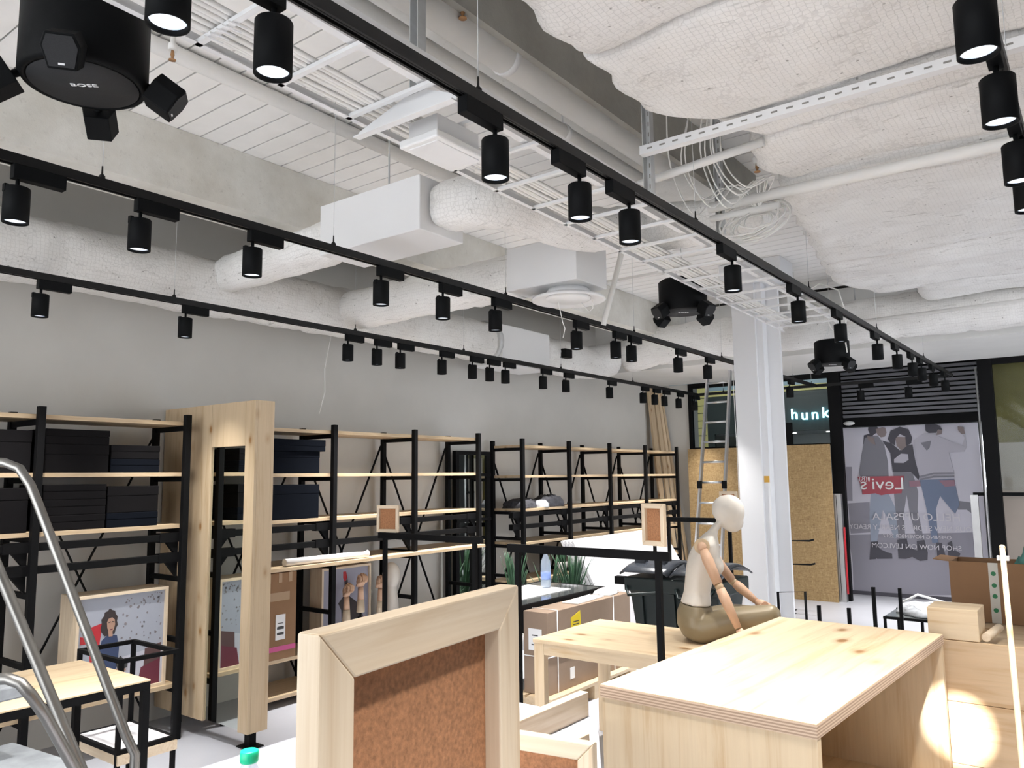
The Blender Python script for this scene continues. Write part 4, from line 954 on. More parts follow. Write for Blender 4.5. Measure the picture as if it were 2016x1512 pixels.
plant((-4.62, 6.70, 0), 0.80, 40, 3, 'green plant between two others behind the glass table', 0.22)
t = thing('potted_cactus', 'small cactus in a grey pot on the far low shelf', 'plant', (-5.0, 7.50, 0.57)); MB().lathe([(0.05, 0), (0.065, 0.13), (0.058, 0.13), (0.055, 0.115), (0, 0.115)], n=20).build('pot', 'pot_grey', t)
for k, (dx, dy, hh) in enumerate(((0, 0, 0.20), (0.025, 0.02, 0.14), (-0.02, -0.025, 0.16), (0.01, -0.03, 0.12))): MB().tube([(dx, dy, 0.11), (dx, dy, 0.11+hh*0.6), (dx*1.2, dy*1.2, 0.11+hh)], [0.016, 0.018, 0.004], 8).build('stem', 'leaf_green', t)

# ---- white boards leaning on the far shelving
for k in range(4):
    x0 = -4.16-k*0.045
    t = solo(MB().obox((-0.27, 0, 0.475), 0.03, 2.15-0.02*k, 1.09, (0, -0.52, 0)), 'white_board', 'white_board', '%s white board leaning against the far shelving' % ['front large', 'second', 'third', 'rearmost'][k], 'board', 'leaning white boards', loc=(x0, 8.33-0.01*k, 0.002))

# ---- glass top table with bottle
t = thing('glass_table', 'black framed table with dark glass top under the water bottle', 'table', (-3.83, 5.25, 0)); a, b_, Zg = 0.33, 0.64, 0.72
for sx in (-1, 1):
    MB().box(sx*a-0.012, sx*a+0.012, -b_, b_, Zg-0.035, Zg).build('frame_rail', 'black_steel', t)
    for sy in (-1, 1): MB().box(sx*a-0.0125, sx*a+0.0125, sy*b_-0.0125, sy*b_+0.0125, 0, Zg-0.001).build('leg', 'black_steel', t)
for sy in (-1, 1): MB().box(-a+0.012, a-0.012, sy*b_-0.012, sy*b_+0.012, Zg-0.035, Zg).build('frame_rail', 'black_steel', t)
MB().box(-a+0.012, a-0.012, -b_+0.012, b_-0.012, Zg-0.012, Zg-0.002).build('glass_top', 'dark_glass_top', t)
solo(MB().box(-0.22, 0.22, -0.50, 0.42, 0, 0.004), 'paper_sheet', 'paper_white', 'large white paper sheet lying on the glass table', 'paper', loc=(-3.88, 5.2, Zg-0.001))
bp = onZ(1075, 1156, Zg+0.004)
def bottle(loc, h, label, cap, cm):
    t = thing('water_bottle', label, 'bottle', loc); r = h*0.142
    MB().lathe([(0.0, 0.004), (r*0.85, 0.0), (r, 0.02), (r, h*0.30), (r*0.94, h*0.33), (r, h*0.36), (r, h*0.60), (r*0.9, h*0.72), (r*0.45, h*0.88), (r*0.30, h*0.92), (r*0.30, h*0.95)], n=24).build('body', 'bottle_plastic', t)
    MB().lathe([(r*1.01, h*0.22), (r*1.01, h*0.42)], n=24).build('label_band', 'label_blue', t)
    MB().lathe([(r*0.38, h*0.93), (r*0.40, h*0.94), (r*0.40, h*0.995), (r*0.36, h)], n=20).build('cap', cm, t, label=cap)
bottle((bp.x, bp.y, Zg+0.004), 0.30, 'clear plastic water bottle with blue cap on the glass table', 'blue cap', 'blue_cap')

# ---- long cardboard box on pallet
t = thing('pallet', 'low wooden pallet under the long cardboard box', 'pallet', (-3.36, 5.28, 0))
for k in range(3): MB().box(-0.16, 0.16, -0.62+k*0.55, -0.52+k*0.55, 0, 0.10).build('block', 'pine_y', t)
for k in range(3): MB().box(-0.16+k*0.115, -0.07+k*0.115, -0.64, 0.64, 0.10, 0.122).build('plank', 'pine_y', t)
t = carton('long_carton', -3.475, -3.265, 4.70, 5.90, 0.122, 0.69, 'cardboard', 'long cardboard box tied with white string beside the pine table')
MB().box(-0.06, 0.055, -0.6025, -0.6005, 0.30, 0.45).build('label', 'paper_white', t)
for z, w_ in ((0.40, 0.05), (0.37, 0.03), (0.335, 0.06)): MB().box(-0.003-w_/2, -0.003+w_/2, -0.6035, -0.6024, z, z+0.008).build('label_line', 'ink_dark', t)
MB().prism([(-0.30, 0.49), (-0.17, 0.53), (-0.16, 0.40), (-0.29, 0.35)], lambda a, b_, s_: (s_, a, b_), 0.1055, 0.107).build('warning_label', 'yellow_label', t)
for z in (0.455, 0.435): MB().box(0.107, 0.1075, -0.27, -0.19, z, z+0.007).build('label_line', 'ink_dark', t)
MB().box(0.1055, 0.107, -0.32, -0.26, 0.06, 0.14).build('label', 'paper_white', t)
for yy in (-0.48, 0.32):
    MB().tube([(0.109, yy, 0.0), (0.109, yy, 0.572), (-0.109, yy, 0.573), (-0.109, yy, 0.0)], 0.004, 6, False).build('string', 'cloth_white', t)
MB().tube([(0.109, -0.604, 0.26), (0.109, 0.2, 0.245)], 0.004, 6, False).build('string', 'cloth_white', t); MB().tube([(-0.10, -0.605, 0.26), (0.109, -0.605, 0.26)], 0.004, 6, False).build('string', 'cloth_white', t)
pile((-3.37, 5.72, 0.692), 0.07, 0.15, 0.05, 'cloth_white', 'crumpled white cloth on the long cardboard box', 'cloth', 9, 'white_cloth')
solo(MB().box(-0.07, 0.07, -0.22, 0.22, 0, 0.006), 'paper_stack', 'paper_white', 'white papers lying on the long cardboard box', 'papers', loc=(-3.37, 5.35, 0.6920), rz=0.08)

# ---- waste bin
p = far(1228, 1135, 5.75)
t = thing('waste_container', 'dark green wheeled waste container with black domed lid behind the mannequin', 'waste bin', (p.x, p.y, 0)); zr = p.z
def ring(z, e): return [(e, e, z), (0.74-e, e, z), (0.74-e, 0.52-e, z), (e, 0.52-e, z)]
V = ring(0.16, 0.10)+ring(zr-0.10, 0.03)+ring(zr-0.10, 0.0)+ring(zr, 0.0)
F = [(0, 3, 2, 1), (12, 13, 14, 15)]+[(k*4+i, k*4+(i+1) % 4, k*4+4+(i+1) % 4, k*4+4+i) for k in range(3) for i in range(4)]
MB().add(V, F).build('tub', 'bin_green', t, bevel=0.01)
for x in (0.12, 0.37, 0.62): MB().prism([(0.10, 0.18), (0.035, zr-0.1), (0.005, zr-0.1), (0.08, 0.18)], lambda a, b_, s_: (s_, a, b_), x-0.02, x+0.02).build('rib', 'bin_green', t)
MB().tube([(0.03, -0.02, zr-0.06), (0.06, -0.05, zr-0.12), (0.28, -0.05, zr-0.09), (0.30, -0.0, zr-0.05)], 0.012, 8).build('handle', 'bin_green', t)
MB().tube([(0.42, -0.02, zr-0.06), (0.45, -0.05, zr-0.12), (0.66, -0.05, zr-0.09), (0.69, -0.0, zr-0.05)], 0.012, 8).build('handle', 'bin_green', t)
for x0 in (-0.02, 0.375):
    V = []; F = []
    for i in range(9):
        u_ = i/8; yy = -0.03+0.58*u_; z = zr+0.025+0.085*math.sin(math.pi*(0.06+0.9*u_))**0.8
        V += [(x0, yy, z-0.02), (x0+0.04, yy, z), (x0+0.35, yy, z), (x0+0.385, yy, z-0.02)]
    for i in range(8):
        for k in range(3): F.append((i*4+k, i*4+k+1, i*4+k+5, i*4+k+4))
    m_ = MB().add(V, F, True); q = m_.build('lid', 'bin_lid', t); sd = q.modifiers.new('solid', 'SOLIDIFY'); sd.thickness = 0.012
    for xx in (0.06, 0.22): MB().box(x0+xx, x0+xx+0.08, 0.10, 0.16, zr+0.085, zr+0.115).build('lid_grip', 'bin_lid', q)
MB().box(-0.09, 0.01, 0.02, 0.07, zr-0.06, zr-0.005).build('trunnion', 'black_plastic', t)
for x in (0.16, 0.58):
    for yy in (0.15, 0.37): MB().tube([(x-0.02, yy, 0.08), (x+0.02, yy, 0.08)], 0.08, 18).build('wheel', 'black_plastic', t); MB().box(x-0.03, x+0.03, yy-0.03, yy+0.03, 0.15, 0.17).build('fork', 'galvanized', t)

# ---- pine table and mannequin
Zp = 0.70
t = thing('pine_table', 'raw pine table carrying the seated mannequin', 'table', (-2.81, 3.89, 0)); Wt, Dt = 1.42, 0.77
MB().box(0, Wt, 0, Dt, Zp-0.022, Zp).build('top', 'pine_x', t, bevel=0.002)
for x in (0.005, Wt-0.075):
    for yy in (0.005, Dt-0.05): MB().box(x, x+0.07, yy, yy+0.045, 0, Zp-0.022).build('leg', 'pine_z', t, bevel=0.002)
MB().box(0.076, Wt-0.076, 0.006, 0.03, Zp-0.085, Zp-0.0225).build('apron', 'pine_x', t); MB().box(0.076, Wt-0.076, Dt-0.03, Dt-0.006, Zp-0.085, Zp-0.0225).build('apron', 'pine_x', t)
MB().box(0.02, 0.044, 0.051, Dt-0.051, Zp-0.085, Zp-0.0225).build('apron', 'pine_y', t)
mq = thing('mannequin', 'seated mannequin with egg head, white torso, bronze legs and wooden arms', 'mannequin', (-1.98, 4.40, Zp), 0.4225)
def fuse(o_, vx=0.008, it=5):
    rm = o_.modifiers.new('remesh', 'REMESH'); rm.mode = 'VOXEL'; rm.voxel_size = vx; rm.use_smooth_shade = True
    s_ = o_.modifiers.new('smooth', 'SMOOTH'); s_.iterations = it; s_.factor = 0.5
def loft(m_, rings, n=28):
    V = [(cx+rx*math.cos(2*math.pi*k/n), ry*math.sin(2*math.pi*k/n), cz+tl*rx*math.cos(2*math.pi*k/n)) for cx, cz, rx, ry, tl in rings for k in range(n)]; N = len(rings)
    F = [(i*n+k, i*n+(k+1) % n, (i+1)*n+(k+1) % n, (i+1)*n+k) for i in range(N-1) for k in range(n)]
    F += [tuple(range(n-1, -1, -1)), tuple((N-1)*n+k for k in range(n))]; m_.add(V, F, True); return m_
m_ = loft(MB(), [(-0.018, 0.205, 0.088, 0.125, -0.1), (-0.010, 0.27, 0.076, 0.105, 0), (0.006, 0.34, 0.082, 0.112, 0.05), (0.028, 0.42, 0.095, 0.132, 0.1), (0.040, 0.49, 0.092, 0.150, 0.15), (0.050, 0.545, 0.075, 0.160, 0.2), (0.064, 0.585, 0.055, 0.120, 0.2), (0.082, 0.615, 0.045, 0.062, 0.3), (0.110, 0.64, 0.042, 0.046, 0.4), (0.145, 0.68, 0.042, 0.045, 0.3)])
for sy in (-1, 1): m_.ball((0.105, sy*0.062, 0.425), 0.045, 0.05, 0.05)
m_.ball((0.192, 0, 0.735), 0.088, 0.075, 0.098, 24, 18); m_.ball((0.208, 0, 0.675), 0.064, 0.055, 0.062); m_.ball((0.175, 0, 0.745), 0.083, 0.072, 0.085)
fuse(m_.build('torso', 'mannequin_white', mq))
m_ = loft(MB(), [(-0.018, 0.203, 0.089, 0.126, -0.1), (-0.024, 0.15, 0.105, 0.155, -0.1), (-0.018, 0.09, 0.112, 0.165, 0), (0.0, 0.03, 0.10, 0.15, 0), (0.015, 0.004, 0.07, 0.12, 0)])
def limb(m_, pts, rs, n=18):
    P = [Vector(p_) for p_ in pts]; Q = []; Rr = []
    for i in range(len(P)-1):
        for q in range(6): Q.append(P[i].lerp(P[i+1], q/6)); Rr.append(rs[i]+(rs[i+1]-rs[i])*q/6)
    Q.append(P[-1]); Rr.append(rs[-1]); m_.tube(Q, Rr, n)
    for p_, r_ in zip(P, rs): m_.ball(tuple(p_), r_, n=14, m=10)
limb(m_, [(0.02, -0.09, 0.085), (0.20, -0.12, 0.140), (0.385, -0.14, 0.175)], [0.082, 0.072, 0.056]); limb(m_, [(0.385, -0.14, 0.170), (0.395, -0.05, 0.10), (0.34, 0.08, 0.045)], [0.054, 0.046, 0.032]); limb(m_, [(0.34, 0.08, 0.04), (0.27, 0.16, 0.03)], [0.032, 0.024])
limb(m_, [(0.02, 0.09, 0.085), (0.18, 0.20, 0.11), (0.30, 0.30, 0.10)], [0.080, 0.070, 0.055]); limb(m_, [(0.30, 0.30, 0.095), (0.28, 0.12, 0.055), (0.25, -0.06, 0.04)], [0.053, 0.045, 0.032]); limb(m_, [(0.25, -0.06, 0.035), (0.31, -0.14, 0.028)], [0.032, 0.022])
m_.v = [(x, yy, max(z, 0.001)) for x, yy, z in m_.v]
fuse(m_.build('lower_body', 'mannequin_bronze', mq), 0.008, 6)
def arm(S_, E_, W_, Hd, fd):
    S_, E_, W_, Hd, fd = map(Vector, (S_, E_, W_, Hd, fd)); d1 = (E_-S_).normalized(); d2 = (W_-E_).normalized()
    MB().ball(tuple(S_), 0.027).build('shoulder_ball', 'wood_finger', mq)
    o_ = Vector((0, 1 if S_.y > 0 else -1, 0)); MB().tube([S_-o_*0.028, S_-o_*0.002], [0.045, 0.043], 20).build('shoulder_cup', 'fir_z', mq)
    MB().tube([S_+d1*0.02, S_.lerp(E_, 0.35), E_-d1*0.014], [0.024, 0.032, 0.026], 18).build('upper_arm', 'wood_finger', mq)
    MB().ball(tuple(E_), 0.024).build('elbow', 'fir_z', mq)
    MB().tube([E_+d2*0.014, E_.lerp(W_, 0.3), W_-d2*0.006], [0.025, 0.030, 0.019], 18).build('forearm', 'wood_finger', mq)
    h_ = MB(); hd = (Hd-W_).normalized(); sd = hd.cross(Vector((0, 0, 1))).normalized(); up = sd.cross(hd)
    h_.tube([W_, W_.lerp(Hd, 0.4), Hd], [0.018, 0.027, 0.028], 14)
    for k, ln in enumerate((0.055, 0.068, 0.072, 0.062)):
        b0 = Hd+sd*(k-1.5)*0.017; f1 = b0+hd*ln*0.5+fd*0.012; h_.tube([b0-hd*0.01, f1, f1+hd*ln*0.3+fd*0.02, f1+hd*ln*0.4+fd*0.045], [0.010, 0.009, 0.008, 0.006], 8)
    sgn = -1; b0 = W_.lerp(Hd, 0.35)+sd*sgn*0.022; h_.tube([b0, b0+sd*sgn*0.022+hd*0.02, b0+sd*sgn*0.03+hd*0.05+fd*0.01], [0.011, 0.010, 0.007], 8)
    h_.build('hand', 'wood_finger', mq)
arm((0.028, -0.165, 0.545), (0.112, -0.225, 0.335), (0.205, -0.265, 0.115), (0.240, -0.27, 0.05), (0, 0, -0.5))
arm((0.050, 0.165, 0.525), (0.205, 0.22, 0.305), (0.335, 0.18, 0.195), (0.375, 0.12, 0.180), (0, 0, -0.5))

# ---- garment racks with cork signs
def rack(label, Y, x0, x1, zr, depth=0.42):
    t = thing('garment_rack', label, 'rack', (x0, Y, 0), group='low black garment racks'); W = x1-x0
    MB().box(-0.03, W+0.03, -0.013, 0.013, zr-0.02, zr+0.02).build('rail', 'black_steel', t)
    for x in (0.03, W-0.03):
        MB().box(x-0.013, x+0.013, -0.0125, 0.0125, 0, zr-0.02).build('post', 'black_steel', t); MB().box(x-0.013, x+0.013, -0.012, depth, 0.0, 0.02).build('foot_bar', 'black_steel', t)
    return t
def cork_sign(name, label, loc, rz, W, Hh, T, fw, stem=0.0, tilt=0.0, cat='cork board', wd='pine_clear', par_rx=0.0):
    """pine frame with mitred rails round a cork panel; local x along the width, +y behind, front faces -y"""
    t = thing(name, label, cat, loc, rz); t.rotation_euler = (par_rx, 0, rz)
    f3 = lambda a, b_, s_: (a, s_, b_)
    for pts, ax in (([(0, Hh), (W, Hh), (W-fw, Hh-fw), (fw, Hh-fw)], '_x'), ([(0, 0), (fw, fw), (W-fw, fw), (W, 0)], '_x'), ([(0, 0), (0, Hh), (fw, Hh-fw), (fw, fw)], '_z'), ([(W, 0), (W-fw, fw), (W-fw, Hh-fw), (W, Hh)], '_z')):
        MB().prism([(a, b_+stem) for a, b_ in pts], f3, 0, T).build('frame_rail', wd+ax, t, bevel=min(0.003, T*0.12))
    MB().box(fw-0.002, W-fw+0.002, T*0.78, T*0.95, stem+fw-0.002, stem+Hh-fw+0.002).build('cork_panel', 'cork', t)
    if stem: MB().box(W/2-0.006, W/2+0.006, T*0.3, T*0.3+0.012, 0, stem).build('stem', 'black_steel', t)
    return t
rack('black garment rack in front of the middle shelving, carrying a small cork sign', 3.9, -4.10, -3.23, 1.255)
p = onY(743, 1050, 3.9); cork_sign('cork_sign', 'small square cork sign with pine frame on the rack before the shelves', (p.x, 3.89, 1.276), 0.25, 0.175, 0.185, 0.02, 0.022, stem=0.0)
rack('black garment rack in front of the pine table, carrying a tilted cork sign', 3.3, -2.50, -1.645, 1.285)
p = onY(1264, 1072, 3.3); cork_sign('cork_sign', 'upright cork sign with pine frame above the pine table', (p.x, 3.30, 1.3055), -0.35, 0.145, 0.19, 0.02, 0.022, stem=0.026)
p = onY(1417, 1010, 8.2)
t = cork_sign('cork_sign', 'tiny distant cork sign just above the mannequin head', (p.x, 8.2, 0), 0, 0.20, 0.25, 0.02, 0.03, stem=1.22)
MB().box(0.0, 0.2, -0.08, 0.1, 0, 0.01).build('base', 'black_steel', t)

# ================================================================ FOREGROUND
Zc = 0.94
t = thing('white_counter', 'white counter top in the foreground carrying the big cork board', 'counter', (-1.37, 0.9, 0))
MB().prism([(-0.08, -1.3), (0.47, -1.3), (0.47, 0.50), (0.385, 0.73), (0.10, 1.18), (-0.50, 1.18), (-0.50, 0.12), (-0.08, 0.02)], lambda a, b_, c_: (a, b_, c_), Zc-0.03, Zc).build('top', 'table_laminate', t, bevel=0.003)
for x, yy in ((-0.02, -1.2), (0.41, -1.2), (-0.44, 1.05), (0.30, 0.6)): MB().box(x-0.025, x+0.025, yy-0.025, yy+0.025, 0, Zc-0.03).build('leg', 'white_metal', t)
a = Vector((-0.750, 0.616)); bb = Vector((-0.807, 1.080)); rz = math.atan2(bb.y-a.y, bb.x-a.x)
cork_sign('cork_board', 'large pine framed cork board in the foreground', (a.x, a.y, Zc), rz, 0.467, 0.53, 0.037, 0.062)
p = onZ(1167, 1466, 1.10)
cork_sign('cork_board', 'second cork board lower at the bottom, right of the large one', (p.x-0.33, p.y-0.055, Zc), 0.16, 0.335, 0.16, 0.025, 0.036)
t = solo(MB().box(0, 0.50, 0, 0.022, 0, 0.085), 'pine_board', 'pine_clear_x', 'pale pine board standing on edge behind the second cork board', 'board', loc=(-1.49, 1.575, Zc), rz=0.03, bevel=0.002)
solo(MB().box(0, 0.03, 0, 0.46, 0, 0.07), 'pine_batten', 'pine_clear_y', 'pine batten pointing away behind the cork boards, left of two', 'batten', loc=(-1.33, 1.62, Zc), bevel=0.002)
solo(MB().box(0, 0.03, 0, 0.20, 0, 0.05), 'pine_batten', 'pine_clear_y', 'short pine batten beside the display box, right of two', 'batten', loc=(-1.16, 1.61, Zc), bevel=0.002)
bp = onZ(491, 1483, 1.20)
bottle((bp.x, bp.y, Zc), 0.265, 'water bottle with bright green cap at the bottom edge', 'green cap', 'green_cap')

# ---- big pine box
t = thing('pine_display_box', 'large pine display box with plywood edges, open at the side', 'display box', (-0.665, 2.175, 0), -0.047); W, L, Zb, th = 0.672, 1.475, 1.0, 0.038
MB().box(-W, 0, 0, L, Zb-th, Zb-0.0006).build('top_core', 'ply_layers', t, bevel=0.0015)
MB().box(-W+0.001, -0.001, 0.001, L-0.001, Zb-0.0006, Zb+0.0008).build('top_veneer', 'pine_y', t)
MB().box(-W+0.005, -0.002, 0.004, 0.032, 0, Zb-th).build('front_panel', 'pine_z', t, bevel=0.001)
MB().box(-W+0.005, -0.002, L-0.032, L-0.004, 0, Zb-th).build('rear_panel', 'pine_z', t, bevel=0.001)
MB().box(-W+0.005, -W+0.033, 0.0325, L-0.0325, 0, Zb-th).build('side_panel', 'pine_y', t)
MB().box(-W+0.034, -0.003, 0.033, L-0.033, 0.42, 0.445).build('shelf', 'pine_y', t)

# ---- pine crate at the right
t = thing('pine_crate', 'long knotty pine crate at the right edge behind the display box', 'crate', (-0.655, 3.73, 0)); Lc, Dc, Zk = 1.5, 0.95, 0.965
for k in range(4): MB().box(0, Lc, 0, 0.022, k*Zk/4+0.001, (k+1)*Zk/4-0.001).build('board', 'crate_pine', t, bevel=0.0015)
for k in range(4): MB().box(0, 0.022, 0.0225, Dc-0.0225, k*Zk/4+0.001, (k+1)*Zk/4-0.001).build('board', 'pine_y', t)
MB().box(0, Lc, Dc-0.022, Dc, 0, Zk).build('rear_board', 'pine_x', t); MB().box(Lc-0.022, Lc, 0.0225, Dc-0.0225, 0, Zk).build('end_board', 'pine_y', t)
MB().box(0.023, Lc-0.023, 0.023, Dc-0.023, Zk-0.05, Zk-0.03).build('inner_floor', 'fir_x', t)
solo(MB().box(0, 0.185, 0, 0.19, 0, 0.125), 'pine_block', 'pine_x', 'small closed pine box on the corner of the pine crate', 'box', loc=(-0.665, 3.735, 0.966), rz=0.0, bevel=0.003)
t = thing('pine_batten', 'short round pine batten beside the small pine box', 'batten', (-0.46, 3.76, 0.9665)); MB().tube([(0, 0, 0.018), (0.02, 0.26, 0.018)], 0.017, 12).build('rod', 'pine_clear_y', t)
# open carton on the crate
t = thing('open_carton', 'open cardboard box with green dotted tape at the right edge', 'box', (-0.675, 4.42, 0.937)); a, b_, hh = 0.42, 0.24, 0.28
for x0, x1, y0, y1 in ((0, a, 0, 0.006), (0, a, b_-0.006, b_), (0, 0.006, 0.006, b_-0.006), (a-0.006, a, 0.006, b_-0.006)): MB().box(x0, x1, y0, y1, 0, hh).build('wall', 'cardboard_brown', t)
MB().box(0.006, a-0.006, 0.006, b_-0.006, 0, 0.006).build('base', 'cardboard_brown', t)
MB().obox((-0.03, b_/2, hh+0.002), 0.08, b_-0.01, 0.004, (0, 0.1, 0)).build('flap', 'cardboard_brown', t)
MB().box(0.165, 0.205, -0.0015, -0.0002, 0.0, hh).build('tape_strip', 'grey_tape', t)
for z in (0.23, 0.175, 0.125, 0.06): MB().tube([(0.185, -0.0026, z), (0.185, -0.0014, z)], 0.0105, 14).build('dot', 'green_dot', t)
pile((-0.33, 4.5, 0.944), 0.08, 0.06, 0.33, 'teal_fabric', 'teal cloth bundle sticking out of the open cardboard box', 'cloth', 4, 'teal_cloth')
# leaning stick
p0, p1 = far(1973, 1078, 2.65), far(2003, 1400, 2.30); dv = (p1-p0); base = p0+dv*(p0.z/(p0.z-p1.z))
t = thing('wooden_pole', 'slim pale wooden pole leaning at the right edge', 'pole', (base.x, base.y, 0)); top = p0-Vector((base.x, base.y, 0))
MB().tube([(0, 0, 0.005), tuple(top)], 0.0085, 12).build('rod', 'fir_z', t); MB().ball(tuple(top), 0.010).build('tip', 'fir_z', t)
MB().obox(tuple(top-Vector((0, 0, 0.035))), 0.035, 0.02, 0.015).build('collar', 'cloth_white', t)

# ---- low black table with hangers in the right background, rods
p = onZ(1742, 1213, 0.46)
t = thing('low_table', 'low black framed table carrying white hangers, before the poster', 'table', (p.x, p.y, 0))
for x in (0.0, 0.28, 0.36, 0.60): MB().box(x-0.01, x+0.01, -0.01, 0.01, 0, 0.44).build('leg', 'black_steel', t); MB().box(x-0.01, x+0.01, 0.49, 0.51, 0, 0.44).build('leg', 'black_steel', t)
for yy in (0, 0.5): MB().box(-0.012, 0.62, yy-0.012, yy+0.012, 0.44, 0.46).build('rail', 'black_steel', t)
MB().box(-0.01, 0.61, 0.012, 0.488, 0.445, 0.455).build('top', 'dark_glass_top', t)
pile((p.x+0.26, p.y+0.25, 0.46), 0.20, 0.16, 0.10, 'plastic_wrap', 'heap of white plastic hangers and wrap on the low black table', 'hangers', 6, 'hanger_heap')
t = thing('clothes_hanger', 'white hanger sticking up from the heap on the low table', 'hanger', (p.x+0.2, p.y+0.2, 0.555)); MB().tube([(-0.1, 0, 0.0), (0.02, 0.02, 0.07), (0.25, 0.05, 0.01)], 0.010, 8).build('arm', 'cloth_white', t)
for i, (px, py, yy) in enumerate(((1719, 1156, 6.3), (1771, 1158, 7.0), (1612, 1192, 6.3), (1671, 1197, 6.3))):
    q = onY(px, py, yy); t = thing('floor_rod', '%s black upright rod standing on the floor by the column' % ['third', 'rightmost', 'leftmost', 'second'][i], 'rod', (q.x, yy, 0), group='black upright rods on the floor')
    MB().box(-0.012, 0.012, -0.012, 0.012, 0.0, q.z).build('rod', 'black_steel', t); MB().box(-0.06, 0.06, -0.06, 0.06, 0, 0.008).build('base_plate', 'black_steel', t)
q = onY(1585, 1165, 6.6); t = thing('hook_stand', 'thin black bent rod rail beside the column', 'rail', (q.x, 6.6, 0)); MB().tube([(0, 0, 0), (0, 0, q.z), (-0.22, 0, q.z-0.02), (-0.22, 0, 0)], 0.011, 8).build('rod', 'black_steel', t)
for i, (px, py) in enumerate(((1602, 1065), (1605, 1112))):
    yq = (9.6, 9.85)[i]; q = onY(px, py, yq); t = thing('display_stand', '%s thin dark display arm before the OSB sheet' % ['upper', 'lower'][i], 'arm', (q.x-0.35, yq, 0))
    MB().tube([(0, 0, 0), (0, 0, q.z-0.01), (0.30, 0, q.z), (0.35, 0, q.z+0.015)], 0.012, 8).build('arm', 'black_steel', t); MB().box(-0.08, 0.08, -0.08, 0.08, 0, 0.008).build('base_plate', 'black_steel', t)
# rail behind the mannequin head
q = onY(1310, 1022, 6.5); q2 = onY(1420, 1020, 6.5); t = rack('thin black garment rack behind the mannequin head', 6.5, q.x, q2.x+0.1, q.z)

# ---- OSB sheets, planks, ladder
solo(MB().box(-4.92, -3.72, -0.009, 0.009, 0, 2.02), 'osb_sheet', 'osb_board', 'brown OSB sheet behind the ladder, left of the column', 'board', loc=(0, 10.75, 0))
solo(MB().box(-3.56, -2.93, -0.009, 0.009, 0, 2.03), 'osb_sheet', 'osb_board', 'yellowish OSB sheet right of the column', 'board', loc=(0, 10.78, 0))
for i, (tx, ty, bx, by, w_, mt) in enumerate(((1283, 755, 1352, 1190, 0.16, 'fir_z'), (1303, 758, 1366, 1190, 0.12, 'fir_z'), (1326, 768, 1398, 1170, 0.10, 'pine_z'), (1344, 772, 1425, 1170, 0.06, 'fir_z'))):
    yq = (10.53, 10.69, 10.81, 10.90)[i]; w_ = (0.14, 0.11, 0.08, 0.06)[i]; tp = Vector((-5.40, yq, 2.98-0.03*i)); bt = Vector((-5.16+0.05*i, yq+0.01, 0.01))
    t = thing('leaning_plank', '%s plank leaning in the far corner by the window' % ['leftmost wide', 'second', 'third, pale', 'rightmost narrow'][i], 'plank', tuple(bt), group='planks leaning in the far corner')
    MB().bar((0, 0, 0.02), tuple(tp-bt), w_, 0.028, (1, 0, 0)).build('plank', mt, t)
q0 = onY(1380, 712, 9.75); q1 = onY(1430, 712, 9.75); W = 0.36
t = thing('aluminium_ladder', 'tall aluminium ladder standing before the window', 'ladder', (q0.x-0.12, 9.45, 0))
tpv = Vector((0.16, 0.42, 3.0))
for s_ in (0, W): MB().bar((s_, 0, 0), (s_*0.86+tpv.x, tpv.y, tpv.z), 0.024, 0.065, (0, 1, 0)).build('stile', 'aluminium', t)
rg = 0.25
while rg < 3.0:
    u_ = rg/3.0; MB().tube([(tpv.x*u_, tpv.y*u_, rg), (tpv.x*u_+W*(1-0.14*u_), tpv.y*u_, rg)], 0.014, 8).build('rung', 'aluminium', t); rg += 0.26
for s_ in (0, W): MB().obox((s_*0.93+tpv.x*0.5, tpv.y*0.5-0.02, 1.52), 0.05, 0.05, 0.10).build('joint', 'black_plastic', t)
solo(MB().tube([(0, 0, 0), (0.0, 0, -0.6), (0.01, 0, -1.2), (0, 0, -2.0)], 0.004, 6), 'hanging_cord', 'white_cable', 'thin white cord hanging down left of the column', 'cord', loc=(onY(1443, 735, 9.3).x, 9.3, 2.999))

# ================================================================ LEFT FOREGROUND
Zl = 0.80
t = thing('steel_wood_table', 'pine topped table with black steel frame at the lower left', 'table', (-3.38, 1.86, 0)); W, L = 0.645, 1.25
MB().box(-W, 0, -L, 0, Zl-0.006, Zl).build('top', 'pine_y', t)
for x in (-W, -0.03): MB().box(x, x+0.03, -L, 0, Zl-0.04, Zl-0.0065).build('frame_rail', 'black_steel', t)
for yy in (-L, -0.03): MB().box(-W+0.0305, -0.0305, yy, yy+0.03, Zl-0.04, Zl-0.0065).build('frame_rail', 'black_steel', t)
for x in (-W, -0.03):
    for yy in (-L, -0.72, -0.03): MB().box(x, x+0.03, yy, yy+0.03, 0, Zl-0.0405).build('leg', 'black_steel', t)
MB().box(-W+0.03, -0.03, -L+0.03, -0.03, 0.20, 0.22).build('lower_shelf', 'fir_y', t)
t = thing('cube_table', 'small black cube frame table with white tray top beside the mirror panel', 'table', (-3.86, 2.27, 0)); W, L, Zq = 0.445, 0.30, 0.80
for x in (-W, -0.02):
    for yy in (-L, -0.02): MB().box(x, x+0.02, yy, yy+0.02, 0, Zq).build('leg', 'black_steel', t)
for z in (Zq-0.02, 0.36):
    for x in (-W, -0.02): MB().box(x, x+0.02, -L+0.0205, -0.0205, z, z+0.02).build('rail', 'black_steel', t)
    for yy in (-L, -0.02): MB().box(-W+0.0205, -0.0205, yy, yy+0.02, z, z+0.02).build('rail', 'black_steel', t)
MB().box(-W+0.021, -0.021, -L+0.021, -0.021, 0.362, 0.378).build('tray_top', 'white_board', t); MB().box(-W+0.002, 0.012, -L+0.002, 0.0, 0.315, 0.3595).build('under_board', 'pine_clear_x', t)
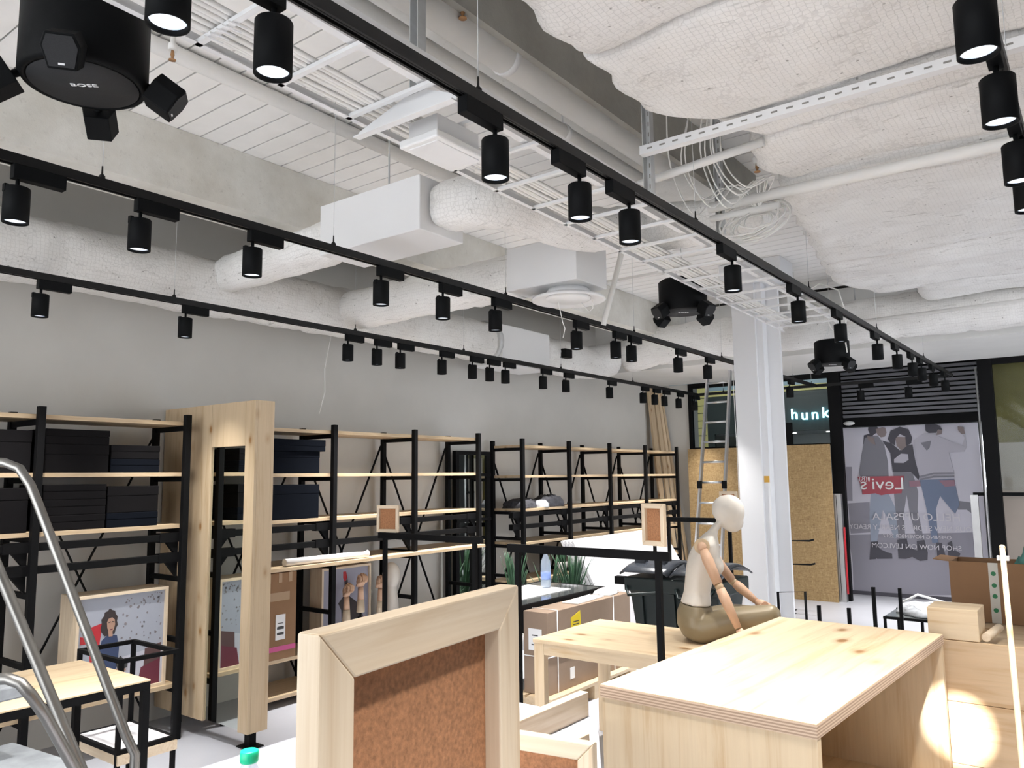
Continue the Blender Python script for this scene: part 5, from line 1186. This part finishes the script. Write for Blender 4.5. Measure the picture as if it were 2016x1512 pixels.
# rolling step ladder with tubular handrails
s0 = 1.95
base = far(120, 1500, s0); base = Vector((base.x, base.y-0.15, 0))
t = thing('rolling_steps', 'rolling step ladder with bent steel tube handrails at the left edge', 'step ladder', tuple(base))
def P3(x, y, s): return far(x, y, s)-base
hr = [P3(-40, 908, 2.0), P3(10, 911, 2.0), P3(38, 922, 1.99), P3(60, 955, 1.98), P3(78, 1000, 1.97), P3(180, 1268, 1.93), P3(248, 1448, 1.90)]
dn = (hr[-1]-hr[-2]); foot = hr[-1]+Vector((0.02, 0.01, -0.35)); foot2 = Vector((foot.x, foot.y, 0.02))
MB().tube(hr+[P3(266, 1485, 1.9), foot, foot2], 0.0115, 14).build('handrail', 'tube_steel', t)
h2 = [P3(-60, 985, 1.7), P3(0, 1130, 1.7), P3(75, 1310, 1.68), P3(150, 1490, 1.66)]; e2 = h2[-1]+(h2[-1]-h2[-2])*1.4
MB().tube(h2+[e2, Vector((e2.x, e2.y, 0.02))], 0.0115, 14).build('handrail', 'tube_steel', t)
h3 = [P3(-40, 1338, 1.5), P3(15, 1336, 1.5), P3(40, 1345, 1.5), P3(62, 1370, 1.5), P3(90, 1410, 1.52), P3(140, 1500, 1.54)]; e3 = h3[-1]+(h3[-1]-h3[-2])*1.2
MB().tube(h3+[e3, Vector((e3.x, e3.y, 0.02))], 0.011, 14).build('stringer', 'tube_steel', t)
c1 = P3(18, 1362, 1.78); MB().obox((c1.x-0.10, c1.y-0.10, c1.z), 0.26, 0.24, 0.03, (0, 0, 0.1)).build('tread', 'grey_tread', t, bevel=0.004)
c2 = P3(75, 1520, 1.76); MB().obox((c2.x-0.05, c2.y-0.10, c2.z), 0.32, 0.30, 0.03, (0, 0, 0.1)).build('tread', 'grey_tread', t, bevel=0.004)
for c_ in (c1, c2): MB().bar((c_.x-0.1, c_.y, c_.z-0.018), (c_.x-0.1, c_.y, 0.02), 0.03, 0.03).build('leg', 'tube_steel', t)
for x, yy in ((foot2.x, foot2.y), (e2.x, e2.y), (e3.x, e3.y)): MB().tube([(x-0.015, yy, 0.02), (x+0.015, yy, 0.02)], 0.02, 12).build('caster', 'black_plastic', t)
